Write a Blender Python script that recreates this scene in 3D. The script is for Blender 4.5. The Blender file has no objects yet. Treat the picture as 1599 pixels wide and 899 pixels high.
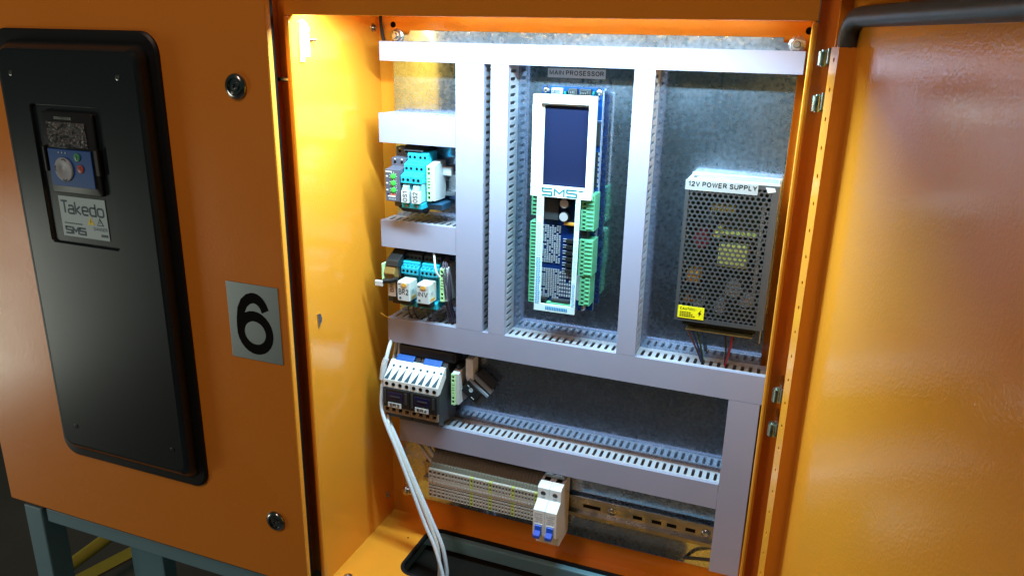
import bpy, bmesh, math, random
from mathutils import Vector, Matrix
random.seed(7)
S = 0.001                                  # model is written in millimetres
scn = bpy.context.scene
COL = scn.collection

# ---------------------------------------------------------------- camera
cam_d = bpy.data.cameras.new('camera')
cam = bpy.data.objects.new('camera', cam_d); COL.objects.link(cam)
YAW, PITCH, ROLL = math.radians(20.6476), math.radians(-18.0224), math.radians(-1.1859)
RZ = Matrix.Rotation(YAW, 3, 'Z'); RX = Matrix.Rotation(PITCH, 3, 'X'); RY = Matrix.Rotation(ROLL, 3, 'Y')
RM = RZ @ RX @ RY                          # columns: right, forward, up
right, fwd, up = RM.col[0], RM.col[1], RM.col[2]
M = Matrix((( right.x, up.x, -fwd.x, 0.44055), (right.y, up.y, -fwd.y, -0.94474),
            (right.z, up.z, -fwd.z, 0.40039), (0, 0, 0, 1)))
cam.matrix_world = M
cam_d.sensor_fit = 'HORIZONTAL'; cam_d.sensor_width = 36.0
cam_d.lens = 36.0 * 1206.02 / 1599.0
cam_d.clip_start = 0.02; cam_d.clip_end = 100
scn.camera = cam

# ---------------------------------------------------------------- world and lamps
w = bpy.data.worlds.new('World'); scn.world = w; w.use_nodes = True
bg = w.node_tree.nodes['Background']
bg.inputs[0].default_value = (0.58, 1.0, 0.84, 1); bg.inputs[1].default_value = 0.042

def area(name, loc, target, sx, sy, energy, color):
    d = bpy.data.lights.new(name, 'AREA'); d.shape = 'RECTANGLE'; d.size = sx; d.size_y = sy
    d.energy = energy; d.color = color
    o = bpy.data.objects.new(name, d); COL.objects.link(o)
    o.location = loc
    o.rotation_euler = (Vector(target) - Vector(loc)).to_track_quat('-Z', 'X').to_euler()
    return o
# cabinet lamp: LED batten behind the top lip of the cabinet
led = area('cabinet_led', (0.125, -0.122, 0.4335), (0.125, -0.035, -0.10), 0.50, 0.022, 8.8, (0.49, 0.84, 1.0))
led.rotation_euler = (math.radians(-7), 0, 0)
# workshop ceiling light, up and behind the viewer
area('ceiling_light', (-0.5, -2.3, 2.3), (-0.3, -0.2, 0.0), 1.4, 0.5, 23, (1.0, 0.66, 0.56))
# added lamp standing for low daylight from the left, gives the door its sheen
area('low_left_sheen_lamp', (-2.65, -1.28, -0.72), (-0.6, -0.2, -0.60), 0.85, 0.60, 11, (0.95, 1.0, 0.86))

vs = scn.view_settings
vs.view_transform = 'Standard'; vs.look = 'None'; vs.exposure = 0; vs.gamma = 1
vs.use_curve_mapping = False

# ---------------------------------------------------------------- materials
def mat(name, color, rough=0.5, metal=0.0, bump=None, var=0.0, vscale=40, spec=0.5, coat=0, rvar=0.0,
        trans=0, alpha=1, emit=None, ior=1.45):
    m = bpy.data.materials.new(name); m.use_nodes = True
    nt = m.node_tree; N = nt.nodes; L = nt.links
    b = N['Principled BSDF']
    b.inputs['Base Color'].default_value = (*color, 1); b.inputs['Roughness'].default_value = rough
    b.inputs['Metallic'].default_value = metal; b.inputs['Specular IOR Level'].default_value = spec
    b.inputs['IOR'].default_value = ior
    if coat: b.inputs['Coat Weight'].default_value = coat; b.inputs['Coat Roughness'].default_value = 0.06
    if trans: b.inputs['Transmission Weight'].default_value = trans
    if emit: b.inputs['Emission Color'].default_value = (*emit[0], 1); b.inputs['Emission Strength'].default_value = emit[1]
    tc = N.new('ShaderNodeTexCoord')
    if var or rvar:
        n = N.new('ShaderNodeTexNoise'); n.inputs['Scale'].default_value = vscale; n.inputs['Detail'].default_value = 5
        L.new(tc.outputs['Object'], n.inputs['Vector'])
        if var:
            mx = N.new('ShaderNodeMix'); mx.data_type = 'RGBA'
            mx.inputs[6].default_value = tuple(c * (1 - var) for c in color) + (1,)
            mx.inputs[7].default_value = tuple(min(1, c * (1 + var)) for c in color) + (1,)
            L.new(n.outputs['Fac'], mx.inputs[0]); L.new(mx.outputs[2], b.inputs['Base Color'])
        if rvar:
            mr = N.new('ShaderNodeMapRange'); mr.inputs[1].default_value = 0.3; mr.inputs[2].default_value = 0.7
            mr.inputs[3].default_value = max(0.02, rough - rvar); mr.inputs[4].default_value = rough + rvar
            L.new(n.outputs['Fac'], mr.inputs[0]); L.new(mr.outputs[0], b.inputs['Roughness'])
    if bump:
        sc, st, dist = bump
        n2 = N.new('ShaderNodeTexNoise'); n2.inputs['Scale'].default_value = sc; n2.inputs['Detail'].default_value = 2
        L.new(tc.outputs['Object'], n2.inputs['Vector'])
        bp = N.new('ShaderNodeBump'); bp.inputs['Strength'].default_value = st; bp.inputs['Distance'].default_value = dist
        L.new(n2.outputs['Fac'], bp.inputs['Height']); L.new(bp.outputs['Normal'], b.inputs['Normal'])
    return m

ORANGE = mat('orange_powder_coat', (0.80, 0.285, 0.024), 0.105, bump=(400, 0.20, 0.0008), var=0.05, vscale=9, rvar=0.035)
ORANGE_DOOR = mat('orange_powder_coat_door', (0.80, 0.27, 0.024), 0.27, bump=(420, 0.22, 0.0008), var=0.06, vscale=5, rvar=0.06)
DUCT = mat('grey_pvc', (0.315, 0.305, 0.41), 0.42, var=0.05, vscale=9, bump=(900, 0.06, 0.0002), rvar=0.08)
DUCTW = mat('grey_pvc_wall', (0.40, 0.40, 0.45), 0.45, var=0.04, vscale=30)
BLACKP = mat('black_plastic', (0.012, 0.012, 0.013), 0.42, bump=(1500, 0.1, 0.0002))
DARKP = mat('dark_grey_plastic', (0.035, 0.037, 0.042), 0.45, bump=(1200, 0.1, 0.0002), var=0.1)
SLATE = mat('slate_plastic', (0.085, 0.085, 0.12), 0.5, var=0.08, vscale=60)
DRIVE = mat('charcoal_cover', (0.011, 0.017, 0.020), 0.27, bump=(900, 0.08, 0.0003))
BEZEL = mat('black_bezel', (0.006, 0.006, 0.006), 0.45, bump=(700, 0.1, 0.0003))
WHITEP = mat('white_plastic', (0.74, 0.75, 0.76), 0.4, var=0.03)
GREYT = mat('grey_terminal', (0.52, 0.53, 0.54), 0.5, var=0.06, vscale=80)
GREYC = mat('cool_grey_plastic', (0.22, 0.27, 0.34), 0.45)
BEIGE = mat('beige_terminal', (0.46, 0.41, 0.36), 0.55, var=0.08, vscale=120)
TBODY = mat('beige_terminal_shaded', (0.13, 0.115, 0.085), 0.6, var=0.1, vscale=120)  # terminal beige darkened: the shade under the duct is put into the colour
YGREEN = mat('earth_yellow_green', (0.47, 0.50, 0.13), 0.5, var=0.1, vscale=90)
PGREEN = mat('pale_green_face', (0.50, 0.78, 0.38), 0.5)
TGREEN = mat('connector_green', (0.12, 0.43, 0.24), 0.42, var=0.05)
BLUEP = mat('blue_socket', (0.015, 0.36, 0.50), 0.42, var=0.05)
BLUED = mat('dark_blue_plastic', (0.012, 0.06, 0.12), 0.45)
BLUEK = mat('blue_lever', (0.012, 0.07, 0.50), 0.35)
BLUET = mat('blue_tag', (0.008, 0.085, 0.36), 0.4)
NAVYT = mat('violet_lens', (0.010, 0.009, 0.045), 0.3)
PCB = mat('blue_circuit_board', (0.003, 0.018, 0.10), 0.3, var=0.25, vscale=200)
PCBB = mat('blue_back_board', (0.004, 0.06, 0.27), 0.3, var=0.2, vscale=150)
LCD = mat('lcd_glass', (0.011, 0.015, 0.045), 0.12)
CHROME = mat('chrome', (0.62, 0.63, 0.64), 0.16, 1.0, rvar=0.06, vscale=60)
LOCKM = mat('dark_chrome', (0.30, 0.31, 0.31), 0.18, 1.0, rvar=0.05, vscale=60)
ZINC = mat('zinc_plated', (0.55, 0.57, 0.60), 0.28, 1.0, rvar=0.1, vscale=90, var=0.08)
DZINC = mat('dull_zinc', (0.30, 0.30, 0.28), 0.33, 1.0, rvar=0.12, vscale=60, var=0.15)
KEEPER = mat('keeper_steel', (0.62, 0.62, 0.68), 0.38, 0.5, rvar=0.1, vscale=80)
GZINC = mat('green_passivated_zinc', (0.42, 0.50, 0.42), 0.3, 1.0, rvar=0.1, vscale=120)
CAPB = mat('bright_can', (0.75, 0.75, 0.78), 0.3, 0.6)
PSUM = mat('psu_aluminium', (0.66, 0.68, 0.70), 0.40, 0.7, rvar=0.08, vscale=50)
PSUD = mat('psu_mesh', (0.20, 0.20, 0.22), 0.33, 0.75, var=0.1, vscale=150)
BLACK = mat('black_ink', (0.007, 0.007, 0.007), 0.8, spec=0.08)
PAPER = mat('label_paper', (0.55, 0.55, 0.56), 0.55, var=0.02)
PAPERL = mat('bright_lit_label', (0.34, 0.34, 0.35), 0.6, var=0.02)
PAPERD = mat('silver_label', (0.68, 0.64, 0.66), 0.5, var=0.05)
YELL = mat('caution_yellow', (0.86, 0.76, 0.01), 0.45)
TEAL = mat('teal_print', (0.0, 0.15, 0.17), 0.5)
CYANP = mat('cyan_print', (0.03, 0.25, 0.55), 0.5)
LEGEND = mat('legend_acrylic', (0.60, 0.76, 0.80), 0.3)
PALEB = mat('pale_blue_label', (0.42, 0.60, 0.64), 0.4, var=0.05)
INKB = mat('ink_blue_black', (0.02, 0.06, 0.09), 0.5)
KNOBM = mat('knob_grey', (0.36, 0.42, 0.46), 0.45)
BTNG = mat('button_green', (0.08, 0.40, 0.20), 0.4)
BTNR = mat('button_red', (0.55, 0.12, 0.09), 0.4)
KEYB = mat('keypad_blue', (0.012, 0.09, 0.36), 0.35, var=0.05)
CABLE = mat('white_cable', (0.62, 0.65, 0.72), 0.38)
CABLE2 = mat('warm_white_cable', (0.60, 0.56, 0.52), 0.4)
WIREK = mat('wire_black', (0.012, 0.012, 0.016), 0.4)
WIREP = mat('wire_purple_grey', (0.075, 0.055, 0.08), 0.45)
WIREB = mat('wire_blue', (0.012, 0.03, 0.13), 0.4)
WIREG = mat('wire_green', (0.02, 0.10, 0.03), 0.4)
WIRER = mat('wire_red', (0.32, 0.02, 0.03), 0.4)
WIREBR = mat('wire_brown', (0.10, 0.035, 0.03), 0.4)
WIREY = mat('wire_yellow', (0.80, 0.40, 0.03), 0.4)
RUBBER = mat('grey_rubber', (0.055, 0.056, 0.050), 0.42, bump=(500, 0.2, 0.0006), var=0.15, vscale=70)
RUBK = mat('black_rubber', (0.009, 0.009, 0.010), 0.5, spec=0.2)
VOID = mat('recess_shade', (0.010, 0.008, 0.006), 0.9, spec=0.1)  # near-black colour that paints the shade inside holes and openings
YTAPE = mat('transformer_tape', (0.72, 0.68, 0.16), 0.5)
CAPW = mat('capacitor_top', (0.62, 0.60, 0.62), 0.35, 0.5)
TAN = mat('brass_terminal', (0.30, 0.24, 0.17), 0.45, 0.3, var=0.15, vscale=200)
REDC = mat('red_component', (0.18, 0.015, 0.02), 0.5)
AMBER = mat('amber_cap', (0.72, 0.36, 0.06), 0.4)
LENS = mat('relay_case', (0.62, 0.66, 0.62), 0.22, spec=0.6, var=0.10, vscale=120)
LENSB = mat('relay_case_blue', (0.24, 0.52, 0.62), 0.18, spec=0.6, var=0.2, vscale=160)
STEELB = mat('blue_grey_paint', (0.15, 0.29, 0.35), 0.45, var=0.12, vscale=15, bump=(120, 0.15, 0.001))
YPAINT = mat('yellow_floor_paint', (0.50, 0.42, 0.05), 0.7, var=0.2, vscale=30)
CONC = mat('concrete', (0.105, 0.10, 0.088), 0.6, var=0.35, vscale=3, bump=(40, 0.2, 0.004))
RESIST = mat('solder_tin', (0.46, 0.50, 0.56), 0.35, 0.4, var=0.2, vscale=300)
LEDG = mat('dial_green', (0.05, 0.50, 0.06), 0.45)
HOSE = mat('dark_hose', (0.03, 0.03, 0.028), 0.5)

def brushed(name, color, rough):
    m = mat(name, color, rough, 1.0)
    nt = m.node_tree; N = nt.nodes; L = nt.links; b = N['Principled BSDF']
    tc = N.new('ShaderNodeTexCoord'); mp = N.new('ShaderNodeMapping'); mp.inputs['Scale'].default_value = (8, 8, 900)
    n = N.new('ShaderNodeTexNoise'); n.inputs['Scale'].default_value = 3; n.inputs['Detail'].default_value = 4
    L.new(tc.outputs['Object'], mp.inputs[0]); L.new(mp.outputs[0], n.inputs['Vector'])
    bp = N.new('ShaderNodeBump'); bp.inputs['Strength'].default_value = 0.15; bp.inputs['Distance'].default_value = 0.0003
    L.new(n.outputs['Fac'], bp.inputs['Height']); L.new(bp.outputs['Normal'], b.inputs['Normal'])
    return m
BRUSH = brushed('brushed_aluminium', (0.50, 0.55, 0.55), 0.38)

def galvanised():
    m = bpy.data.materials.new('galvanised_sheet'); m.use_nodes = True
    nt = m.node_tree; N = nt.nodes; L = nt.links; b = N['Principled BSDF']
    b.inputs['Metallic'].default_value = 1.0
    tc = N.new('ShaderNodeTexCoord')
    vo = N.new('ShaderNodeTexVoronoi'); vo.inputs['Scale'].default_value = 150; vo.inputs['Randomness'].default_value = 1
    nz = N.new('ShaderNodeTexNoise'); nz.inputs['Scale'].default_value = 35; nz.inputs['Detail'].default_value = 6
    ad = N.new('ShaderNodeMixRGB'); ad.blend_type = 'ADD'; ad.inputs[0].default_value = 0.035
    L.new(tc.outputs['Object'], nz.inputs['Vector']); L.new(tc.outputs['Object'], ad.inputs[1]); L.new(nz.outputs['Color'], ad.inputs[2])
    L.new(ad.outputs[0], vo.inputs['Vector'])
    bw = N.new('ShaderNodeRGBToBW'); L.new(vo.outputs['Color'], bw.inputs[0])
    cr = N.new('ShaderNodeMapRange'); cr.inputs[3].default_value = 0.60; cr.inputs[4].default_value = 0.76
    L.new(bw.outputs[0], cr.inputs[0])
    cm = N.new('ShaderNodeCombineColor')
    mu = N.new('ShaderNodeMath'); mu.operation = 'MULTIPLY'; mu.inputs[1].default_value = 0.63
    mu2 = N.new('ShaderNodeMath'); mu2.operation = 'MULTIPLY'; mu2.inputs[1].default_value = 0.77
    L.new(cr.outputs[0], mu.inputs[0]); L.new(cr.outputs[0], mu2.inputs[0])
    L.new(mu.outputs[0], cm.inputs[0]); L.new(mu2.outputs[0], cm.inputs[1]); L.new(cr.outputs[0], cm.inputs[2])
    L.new(cm.outputs[0], b.inputs['Base Color'])
    # roughness: large soft patches, spangle grain and fine scratches
    n2 = N.new('ShaderNodeTexNoise'); n2.inputs['Scale'].default_value = 14; n2.inputs['Detail'].default_value = 8; n2.inputs['Roughness'].default_value = 0.7
    L.new(tc.outputs['Object'], n2.inputs['Vector'])
    mr = N.new('ShaderNodeMapRange'); mr.inputs[1].default_value = 0.35; mr.inputs[2].default_value = 0.75
    mr.inputs[3].default_value = 0.03; mr.inputs[4].default_value = 0.09
    L.new(n2.outputs['Fac'], mr.inputs[0])
    m3 = N.new('ShaderNodeMath'); m3.operation = 'MULTIPLY_ADD'; m3.inputs[1].default_value = 0.08
    L.new(bw.outputs[0], m3.inputs[0]); L.new(mr.outputs[0], m3.inputs[2]); L.new(m3.outputs[0], b.inputs['Roughness'])
    bp = N.new('ShaderNodeBump'); bp.inputs['Strength'].default_value = 0.10; bp.inputs['Distance'].default_value = 0.0004
    L.new(bw.outputs[0], bp.inputs['Height']); L.new(bp.outputs['Normal'], b.inputs['Normal'])
    # oxide bloom: a duller second lobe in drifting patches and short scratches
    b2 = N.new('ShaderNodeBsdfPrincipled'); b2.inputs['Metallic'].default_value = 1.0; b2.inputs['Roughness'].default_value = 0.44
    L.new(cm.outputs[0], b2.inputs['Base Color'])
    n3 = N.new('ShaderNodeTexNoise'); n3.inputs['Scale'].default_value = 190; n3.inputs['Detail'].default_value = 3
    L.new(tc.outputs['Object'], n3.inputs['Vector'])
    n4 = N.new('ShaderNodeTexNoise'); n4.inputs['Scale'].default_value = 12; n4.inputs['Detail'].default_value = 3
    L.new(tc.outputs['Object'], n4.inputs['Vector'])
    mm = N.new('ShaderNodeMath'); mm.operation = 'MULTIPLY'; L.new(n3.outputs['Fac'], mm.inputs[0]); L.new(n4.outputs['Fac'], mm.inputs[1])
    fr = N.new('ShaderNodeMapRange'); fr.inputs[1].default_value = 0.14; fr.inputs[2].default_value = 0.40; fr.inputs[3].default_value = 0.20; fr.inputs[4].default_value = 0.40
    L.new(mm.outputs[0], fr.inputs[0])
    ms = N.new('ShaderNodeMixShader'); L.new(fr.outputs[0], ms.inputs[0]); L.new(b.outputs[0], ms.inputs[1]); L.new(b2.outputs[0], ms.inputs[2])
    L.new(ms.outputs[0], N['Material Output'].inputs['Surface'])
    return m
GALV = galvanised()

def film():
    m = mat('crinkled_film', (0.11, 0.12, 0.12), 0.10)
    nt = m.node_tree; N = nt.nodes; L = nt.links; b = N['Principled BSDF']
    tc = N.new('ShaderNodeTexCoord')
    n = N.new('ShaderNodeTexVoronoi'); n.inputs['Scale'].default_value = 160
    n2 = N.new('ShaderNodeTexNoise'); n2.inputs['Scale'].default_value = 90; n2.inputs['Detail'].default_value = 6
    L.new(tc.outputs['Object'], n.inputs['Vector']); L.new(tc.outputs['Object'], n2.inputs['Vector'])
    ad = N.new('ShaderNodeMath'); ad.operation = 'ADD'
    L.new(n.outputs['Distance'], ad.inputs[0]); L.new(n2.outputs['Fac'], ad.inputs[1])
    bp = N.new('ShaderNodeBump'); bp.inputs['Strength'].default_value = 1.0; bp.inputs['Distance'].default_value = 0.006
    L.new(ad.outputs[0], bp.inputs['Height']); L.new(bp.outputs['Normal'], b.inputs['Normal'])
    return m
FILM = film()

# ---------------------------------------------------------------- mesh builder
class MB:
    def __init__(s): s.v = []; s.f = []; s.m = []
    def add(s, vs_, fs, m=0):
        o = len(s.v); s.v += [tuple(q) for q in vs_]
        for f in fs: s.f.append([i + o for i in f]); s.m.append(m)
        return s
    def box(s, x0, x1, y0, y1, z0, z1, m=0):
        return s.add([(x0,y0,z0),(x1,y0,z0),(x1,y1,z0),(x0,y1,z0),(x0,y0,z1),(x1,y0,z1),(x1,y1,z1),(x0,y1,z1)],
              [(0,3,2,1),(4,5,6,7),(0,1,5,4),(1,2,6,5),(2,3,7,6),(3,0,4,7)], m)
    def prism_x(s, prof, x0, x1, m=0):      # prof: list of (y,z), counter-clockwise seen from +x
        n = len(prof)
        s.add([(x0,y,z) for y,z in prof] + [(x1,y,z) for y,z in prof],
              [tuple(range(n))[::-1], tuple(range(n, 2*n))] + [(i,(i+1)%n,n+(i+1)%n,n+i) for i in range(n)], m)
        return s
    def prism_y(s, prof, y0, y1, m=0):      # prof: list of (x,z)
        n = len(prof)
        s.add([(x,y0,z) for x,z in prof] + [(x,y1,z) for x,z in prof],
              [tuple(range(n)), tuple(range(n, 2*n))[::-1]] + [((i+1)%n,i,n+i,n+(i+1)%n) for i in range(n)], m)
        return s
    def cyl(s, c, ax, r, h, n=20, m=0, r2=None):
        ax = Vector(ax).normalized(); a = ax.orthogonal().normalized(); b = ax.cross(a); c = Vector(c)
        r2 = r if r2 is None else r2
        v = [c + (a*math.cos(2*math.pi*i/n) + b*math.sin(2*math.pi*i/n))*r for i in range(n)]
        v += [c + ax*h + (a*math.cos(2*math.pi*i/n) + b*math.sin(2*math.pi*i/n))*r2 for i in range(n)]
        return s.add(v, [tuple(range(n))[::-1], tuple(range(n, 2*n))] + [(i,(i+1)%n,n+(i+1)%n,n+i) for i in range(n)], m)
    def lathe(s, c, ax, prof, n=28, m=0):   # prof: (r, h) pairs along the axis
        ax = Vector(ax).normalized(); a = ax.orthogonal().normalized(); b = ax.cross(a); c = Vector(c)
        v = []
        for r, h in prof:
            v += [c + ax*h + (a*math.cos(2*math.pi*i/n) + b*math.sin(2*math.pi*i/n))*r for i in range(n)]
        fs = []
        for k in range(len(prof)-1):
            for i in range(n): fs.append((k*n+i, k*n+(i+1)%n, (k+1)*n+(i+1)%n, (k+1)*n+i))
        fs.append(tuple(range(n))[::-1]); fs.append(tuple(range((len(prof)-1)*n, len(prof)*n)))
        return s.add(v, fs, m)
    def tube(s, pts, r, n=10, m=0, sub=6):
        P = catmull([Vector(p) for p in pts], sub) if sub > 1 and len(pts) > 2 else [Vector(p) for p in pts]
        v = []; prev = None
        for i, p in enumerate(P):
            t = (P[min(i+1,len(P)-1)] - P[max(i-1,0)]).normalized()
            if prev is None: a = t.orthogonal().normalized()
            else: a = (prev - t*prev.dot(t)).normalized()
            prev = a; b = t.cross(a)
            v += [p + (a*math.cos(2*math.pi*k/n) + b*math.sin(2*math.pi*k/n))*r for k in range(n)]
        fs = []
        for i in range(len(P)-1):
            for k in range(n): fs.append((i*n+k, i*n+(k+1)%n, (i+1)*n+(k+1)%n, (i+1)*n+k))
        fs.append(tuple(range(n))[::-1]); fs.append(tuple(range((len(P)-1)*n, len(P)*n)))
        return s.add(v, fs, m)
    def loft(s, loops, m=0, cap0=False, cap1=True):
        n = len(loops[0]); v = [p for l in loops for p in l]; fs = []
        for k in range(len(loops)-1):
            for i in range(n): fs.append((k*n+i, k*n+(i+1)%n, (k+1)*n+(i+1)%n, (k+1)*n+i))
        if cap0: fs.append(tuple(range(n))[::-1])
        if cap1: fs.append(tuple(range((len(loops)-1)*n, len(loops)*n)))
        return s.add(v, fs, m)

def catmull(P, sub):
    out = []
    for i in range(len(P)-1):
        p0 = P[max(i-1,0)]; p1 = P[i]; p2 = P[i+1]; p3 = P[min(i+2,len(P)-1)]
        for k in range(sub):
            t = k/sub
            out.append(0.5*((2*p1) + (p2-p0)*t + (2*p0-5*p1+4*p2-p3)*t*t + (3*p1-p0-3*p2+p3)*t**3))
    out.append(P[-1]); return out

def rrect(x0, x1, z0, z1, r, y, k=9):
    pts = []
    for cx, cz, a0 in ((x1-r, z1-r, 0), (x0+r, z1-r, 90), (x0+r, z0+r, 180), (x1-r, z0+r, 270)):
        for i in range(k+1):
            a = math.radians(a0 + 90*i/k); pts.append((cx + r*math.cos(a), y, cz + r*math.sin(a)))
    return pts

def mesh_obj(name, mb, mats, parent=None, bevel=0, smooth=False, off=(0,0,0), seg=2):
    sharp = 42 if smooth is True else smooth
    me = bpy.data.meshes.new(name)
    me.from_pydata([((x-off[0])*S, (y-off[1])*S, (z-off[2])*S) for x, y, z in mb.v], [], mb.f)
    mats = mats if isinstance(mats, (list, tuple)) else [mats]
    for q in mats: me.materials.append(q)
    me.polygons.foreach_set('material_index', mb.m)
    bm = bmesh.new(); bm.from_mesh(me); bmesh.ops.recalc_face_normals(bm, faces=bm.faces); bm.to_mesh(me); bm.free()
    if smooth: me.polygons.foreach_set('use_smooth', [True]*len(me.polygons))
    me.update()
    o = bpy.data.objects.new(name, me); COL.objects.link(o)
    if parent: o.parent = parent
    if smooth:
        try: me.set_sharp_from_angle(angle=math.radians(sharp))
        except Exception: pass
    if bevel:
        md = o.modifiers.new('bevel', 'BEVEL'); md.width = bevel*S; md.segments = seg
        md.limit_method = 'ANGLE'; md.angle_limit = math.radians(35); md.harden_normals = False
    return o

def tag(o, label=None, cat=None, group=None, kind=None):
    if label: o['label'] = label
    if cat: o['category'] = cat
    if group: o['group'] = group
    if kind: o['kind'] = kind
    return o

class Thing:
    def __init__(s, name, label, cat, base, group=None):
        s.base = base; s.o = bpy.data.objects.new(name, None); COL.objects.link(s.o)
        s.o.empty_display_size = 0.02
        s.o.location = Vector(base)*S; tag(s.o, label, cat, group)
    def part(s, name, mb, mats, bevel=0, smooth=False, under=None, label=None):
        o = mesh_obj(name, mb, mats, under or s.o, bevel, smooth, s.base)
        if label: o['label'] = label
        return o
    def text(s, txt, org, rv, uv, width, height, m, under=None, name='lettering', depth=0.15, weight=0.13, space=1.0):
        return text_mesh(name, txt, org, rv, uv, width, height, m, under or s.o, s.base, depth, weight, space)

def single(name, mb, mats, label, cat, group=None, bevel=0, smooth=False):
    # one-mesh thing: origin at its base centre
    xs = [v[0] for v in mb.v]; ys = [v[1] for v in mb.v]; zs = [v[2] for v in mb.v]
    b = ((min(xs)+max(xs))/2, (min(ys)+max(ys))/2, min(zs))
    o = mesh_obj(name, mb, mats, None, bevel, smooth, b); o.location = Vector(b)*S
    return tag(o, label, cat, group)

def _arc(cx, cy, rx, ry, a0, a1, n=8):
    return [(cx+rx*math.cos(math.radians(a0+(a1-a0)*k/n)), cy+ry*math.sin(math.radians(a0+(a1-a0)*k/n))) for k in range(n+1)]
_o = _arc(.36,.5,.36,.5,90,450,24)[:-1]
GLYPH = {   # centre lines of a plain grotesque alphabet: (width, [(points, closed)])
 'A': (.72, [([(0,0),(.36,1),(.72,0)],0), ([(.13,.34),(.59,.34)],0)]),
 'B': (.60, [([(0,0),(0,1),(.34,1)]+_arc(.34,.76,.24,.24,90,-90)[1:]+[(0,.52)],0), ([(.30,.52),(.36,.52)]+_arc(.36,.26,.26,.26,90,-90)[1:]+[(0,0)],0)]),
 'C': (.70, [(_arc(.38,.5,.38,.5,48,312,16),0)]),
 'D': (.66, [([(0,0),(0,1),(.30,1)]+_arc(.30,.5,.36,.5,90,-90,12)[1:]+[(0,0)],0)]),
 'E': (.56, [([(.56,1),(0,1),(0,0),(.56,0)],0), ([(0,.52),(.50,.52)],0)]),
 'G': (.74, [(_arc(.38,.5,.38,.5,48,320,16)+[(.74,.2),(.74,.46),(.42,.46)],0)]),
 'I': (.0, [([(0,0),(0,1)],0)]),
 'L': (.50, [([(0,1),(0,0),(.50,0)],0)]),
 'M': (.76, [([(0,0),(0,1),(.38,.12),(.76,1),(.76,0)],0)]),
 'N': (.64, [([(0,0),(0,1),(.64,0),(.64,1)],0)]),
 'O': (.72, [(_o,1)]),
 'P': (.58, [([(0,0),(0,1),(.32,1)]+_arc(.32,.74,.26,.26,90,-90)[1:]+[(0,.48)],0)]),
 'R': (.64, [([(0,0),(0,1),(.34,1)]+_arc(.34,.76,.26,.24,90,-90)[1:]+[(0,.52)],0), ([(.34,.5),(.64,0)],0)]),
 'S': (.62, [([(.58,.76),(.52,.92),(.33,1),(.13,.95),(.04,.77),(.12,.61),(.33,.53),(.54,.44),(.62,.25),(.53,.07),(.33,0),(.11,.06),(.01,.26)],0)]),
 'T': (.62, [([(0,1),(.62,1)],0), ([(.31,1),(.31,0)],0)]),
 'U': (.64, [([(0,1),(0,.32)]+_arc(.32,.32,.32,.32,180,360)[1:]+[(.64,1)],0)]),
 'V': (.68, [([(0,1),(.34,0),(.68,1)],0)]),
 'W': (.96, [([(0,1),(.24,0),(.48,.95),(.72,0),(.96,1)],0)]),
 'Y': (.66, [([(0,1),(.33,.45),(.66,1)],0), ([(.33,.45),(.33,0)],0)]),
 '1': (.30, [([(0,.74),(.20,.86),(.28,1),(.28,0)],0)]),
 '2': (.56, [([(.02,.72),(.08,.91),(.29,1),(.49,.92),(.55,.73),(.46,.5),(.2,.24),(.02,0),(.58,0)],0)]),
 '3': (.56, [([(.02,.75),(.10,.93),(.28,1),(.46,.93),(.52,.76),(.44,.58),(.26,.53),(.46,.47),(.56,.27),(.47,.08),(.28,0),(.09,.07),(.0,.26)],0)]),
 '4': (.60, [([(.44,0),(.44,1),(0,.3),(.62,.3)],0)]),
 '6': (.62, [(_arc(.32,.325,.32,.325,90,450,26)[:-1],1), ([(.585,.765)]+_arc(.34,.71,.245,.29,20,96,7)+[(.22,.965),(.12,.88),(.045,.74),(.01,.56),(.0,.40),(.004,.325)],0)]),
 '!': (.0, [([(0,1),(0,.3)],0), ([(0,.12),(0,0)],0)]),
 'a': (.52, [([(.06,.58),(.16,.66),(.42,.66),(.52,.56),(.52,0),(.10,0),(0,.08),(0,.26),(.10,.36),(.52,.36)],0)]),
 'k': (.48, [([(0,1),(0,0)],0), ([(.46,.66),(.06,.33),(.48,0)],0)]),
 'e': (.54, [([(0,.34),(.54,.34),(.54,.54),(.42,.66),(.12,.66),(0,.54),(0,.12),(.12,0),(.52,0)],0)]),
 'd': (.54, [([(.54,1),(.54,0),(.12,0),(0,.12),(0,.54),(.12,.66),(.54,.66)],0)]),
 'o': (.56, [([(.12,0),(0,.12),(0,.54),(.12,.66),(.44,.66),(.56,.54),(.56,.12),(.44,0)],1)]),
}
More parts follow.
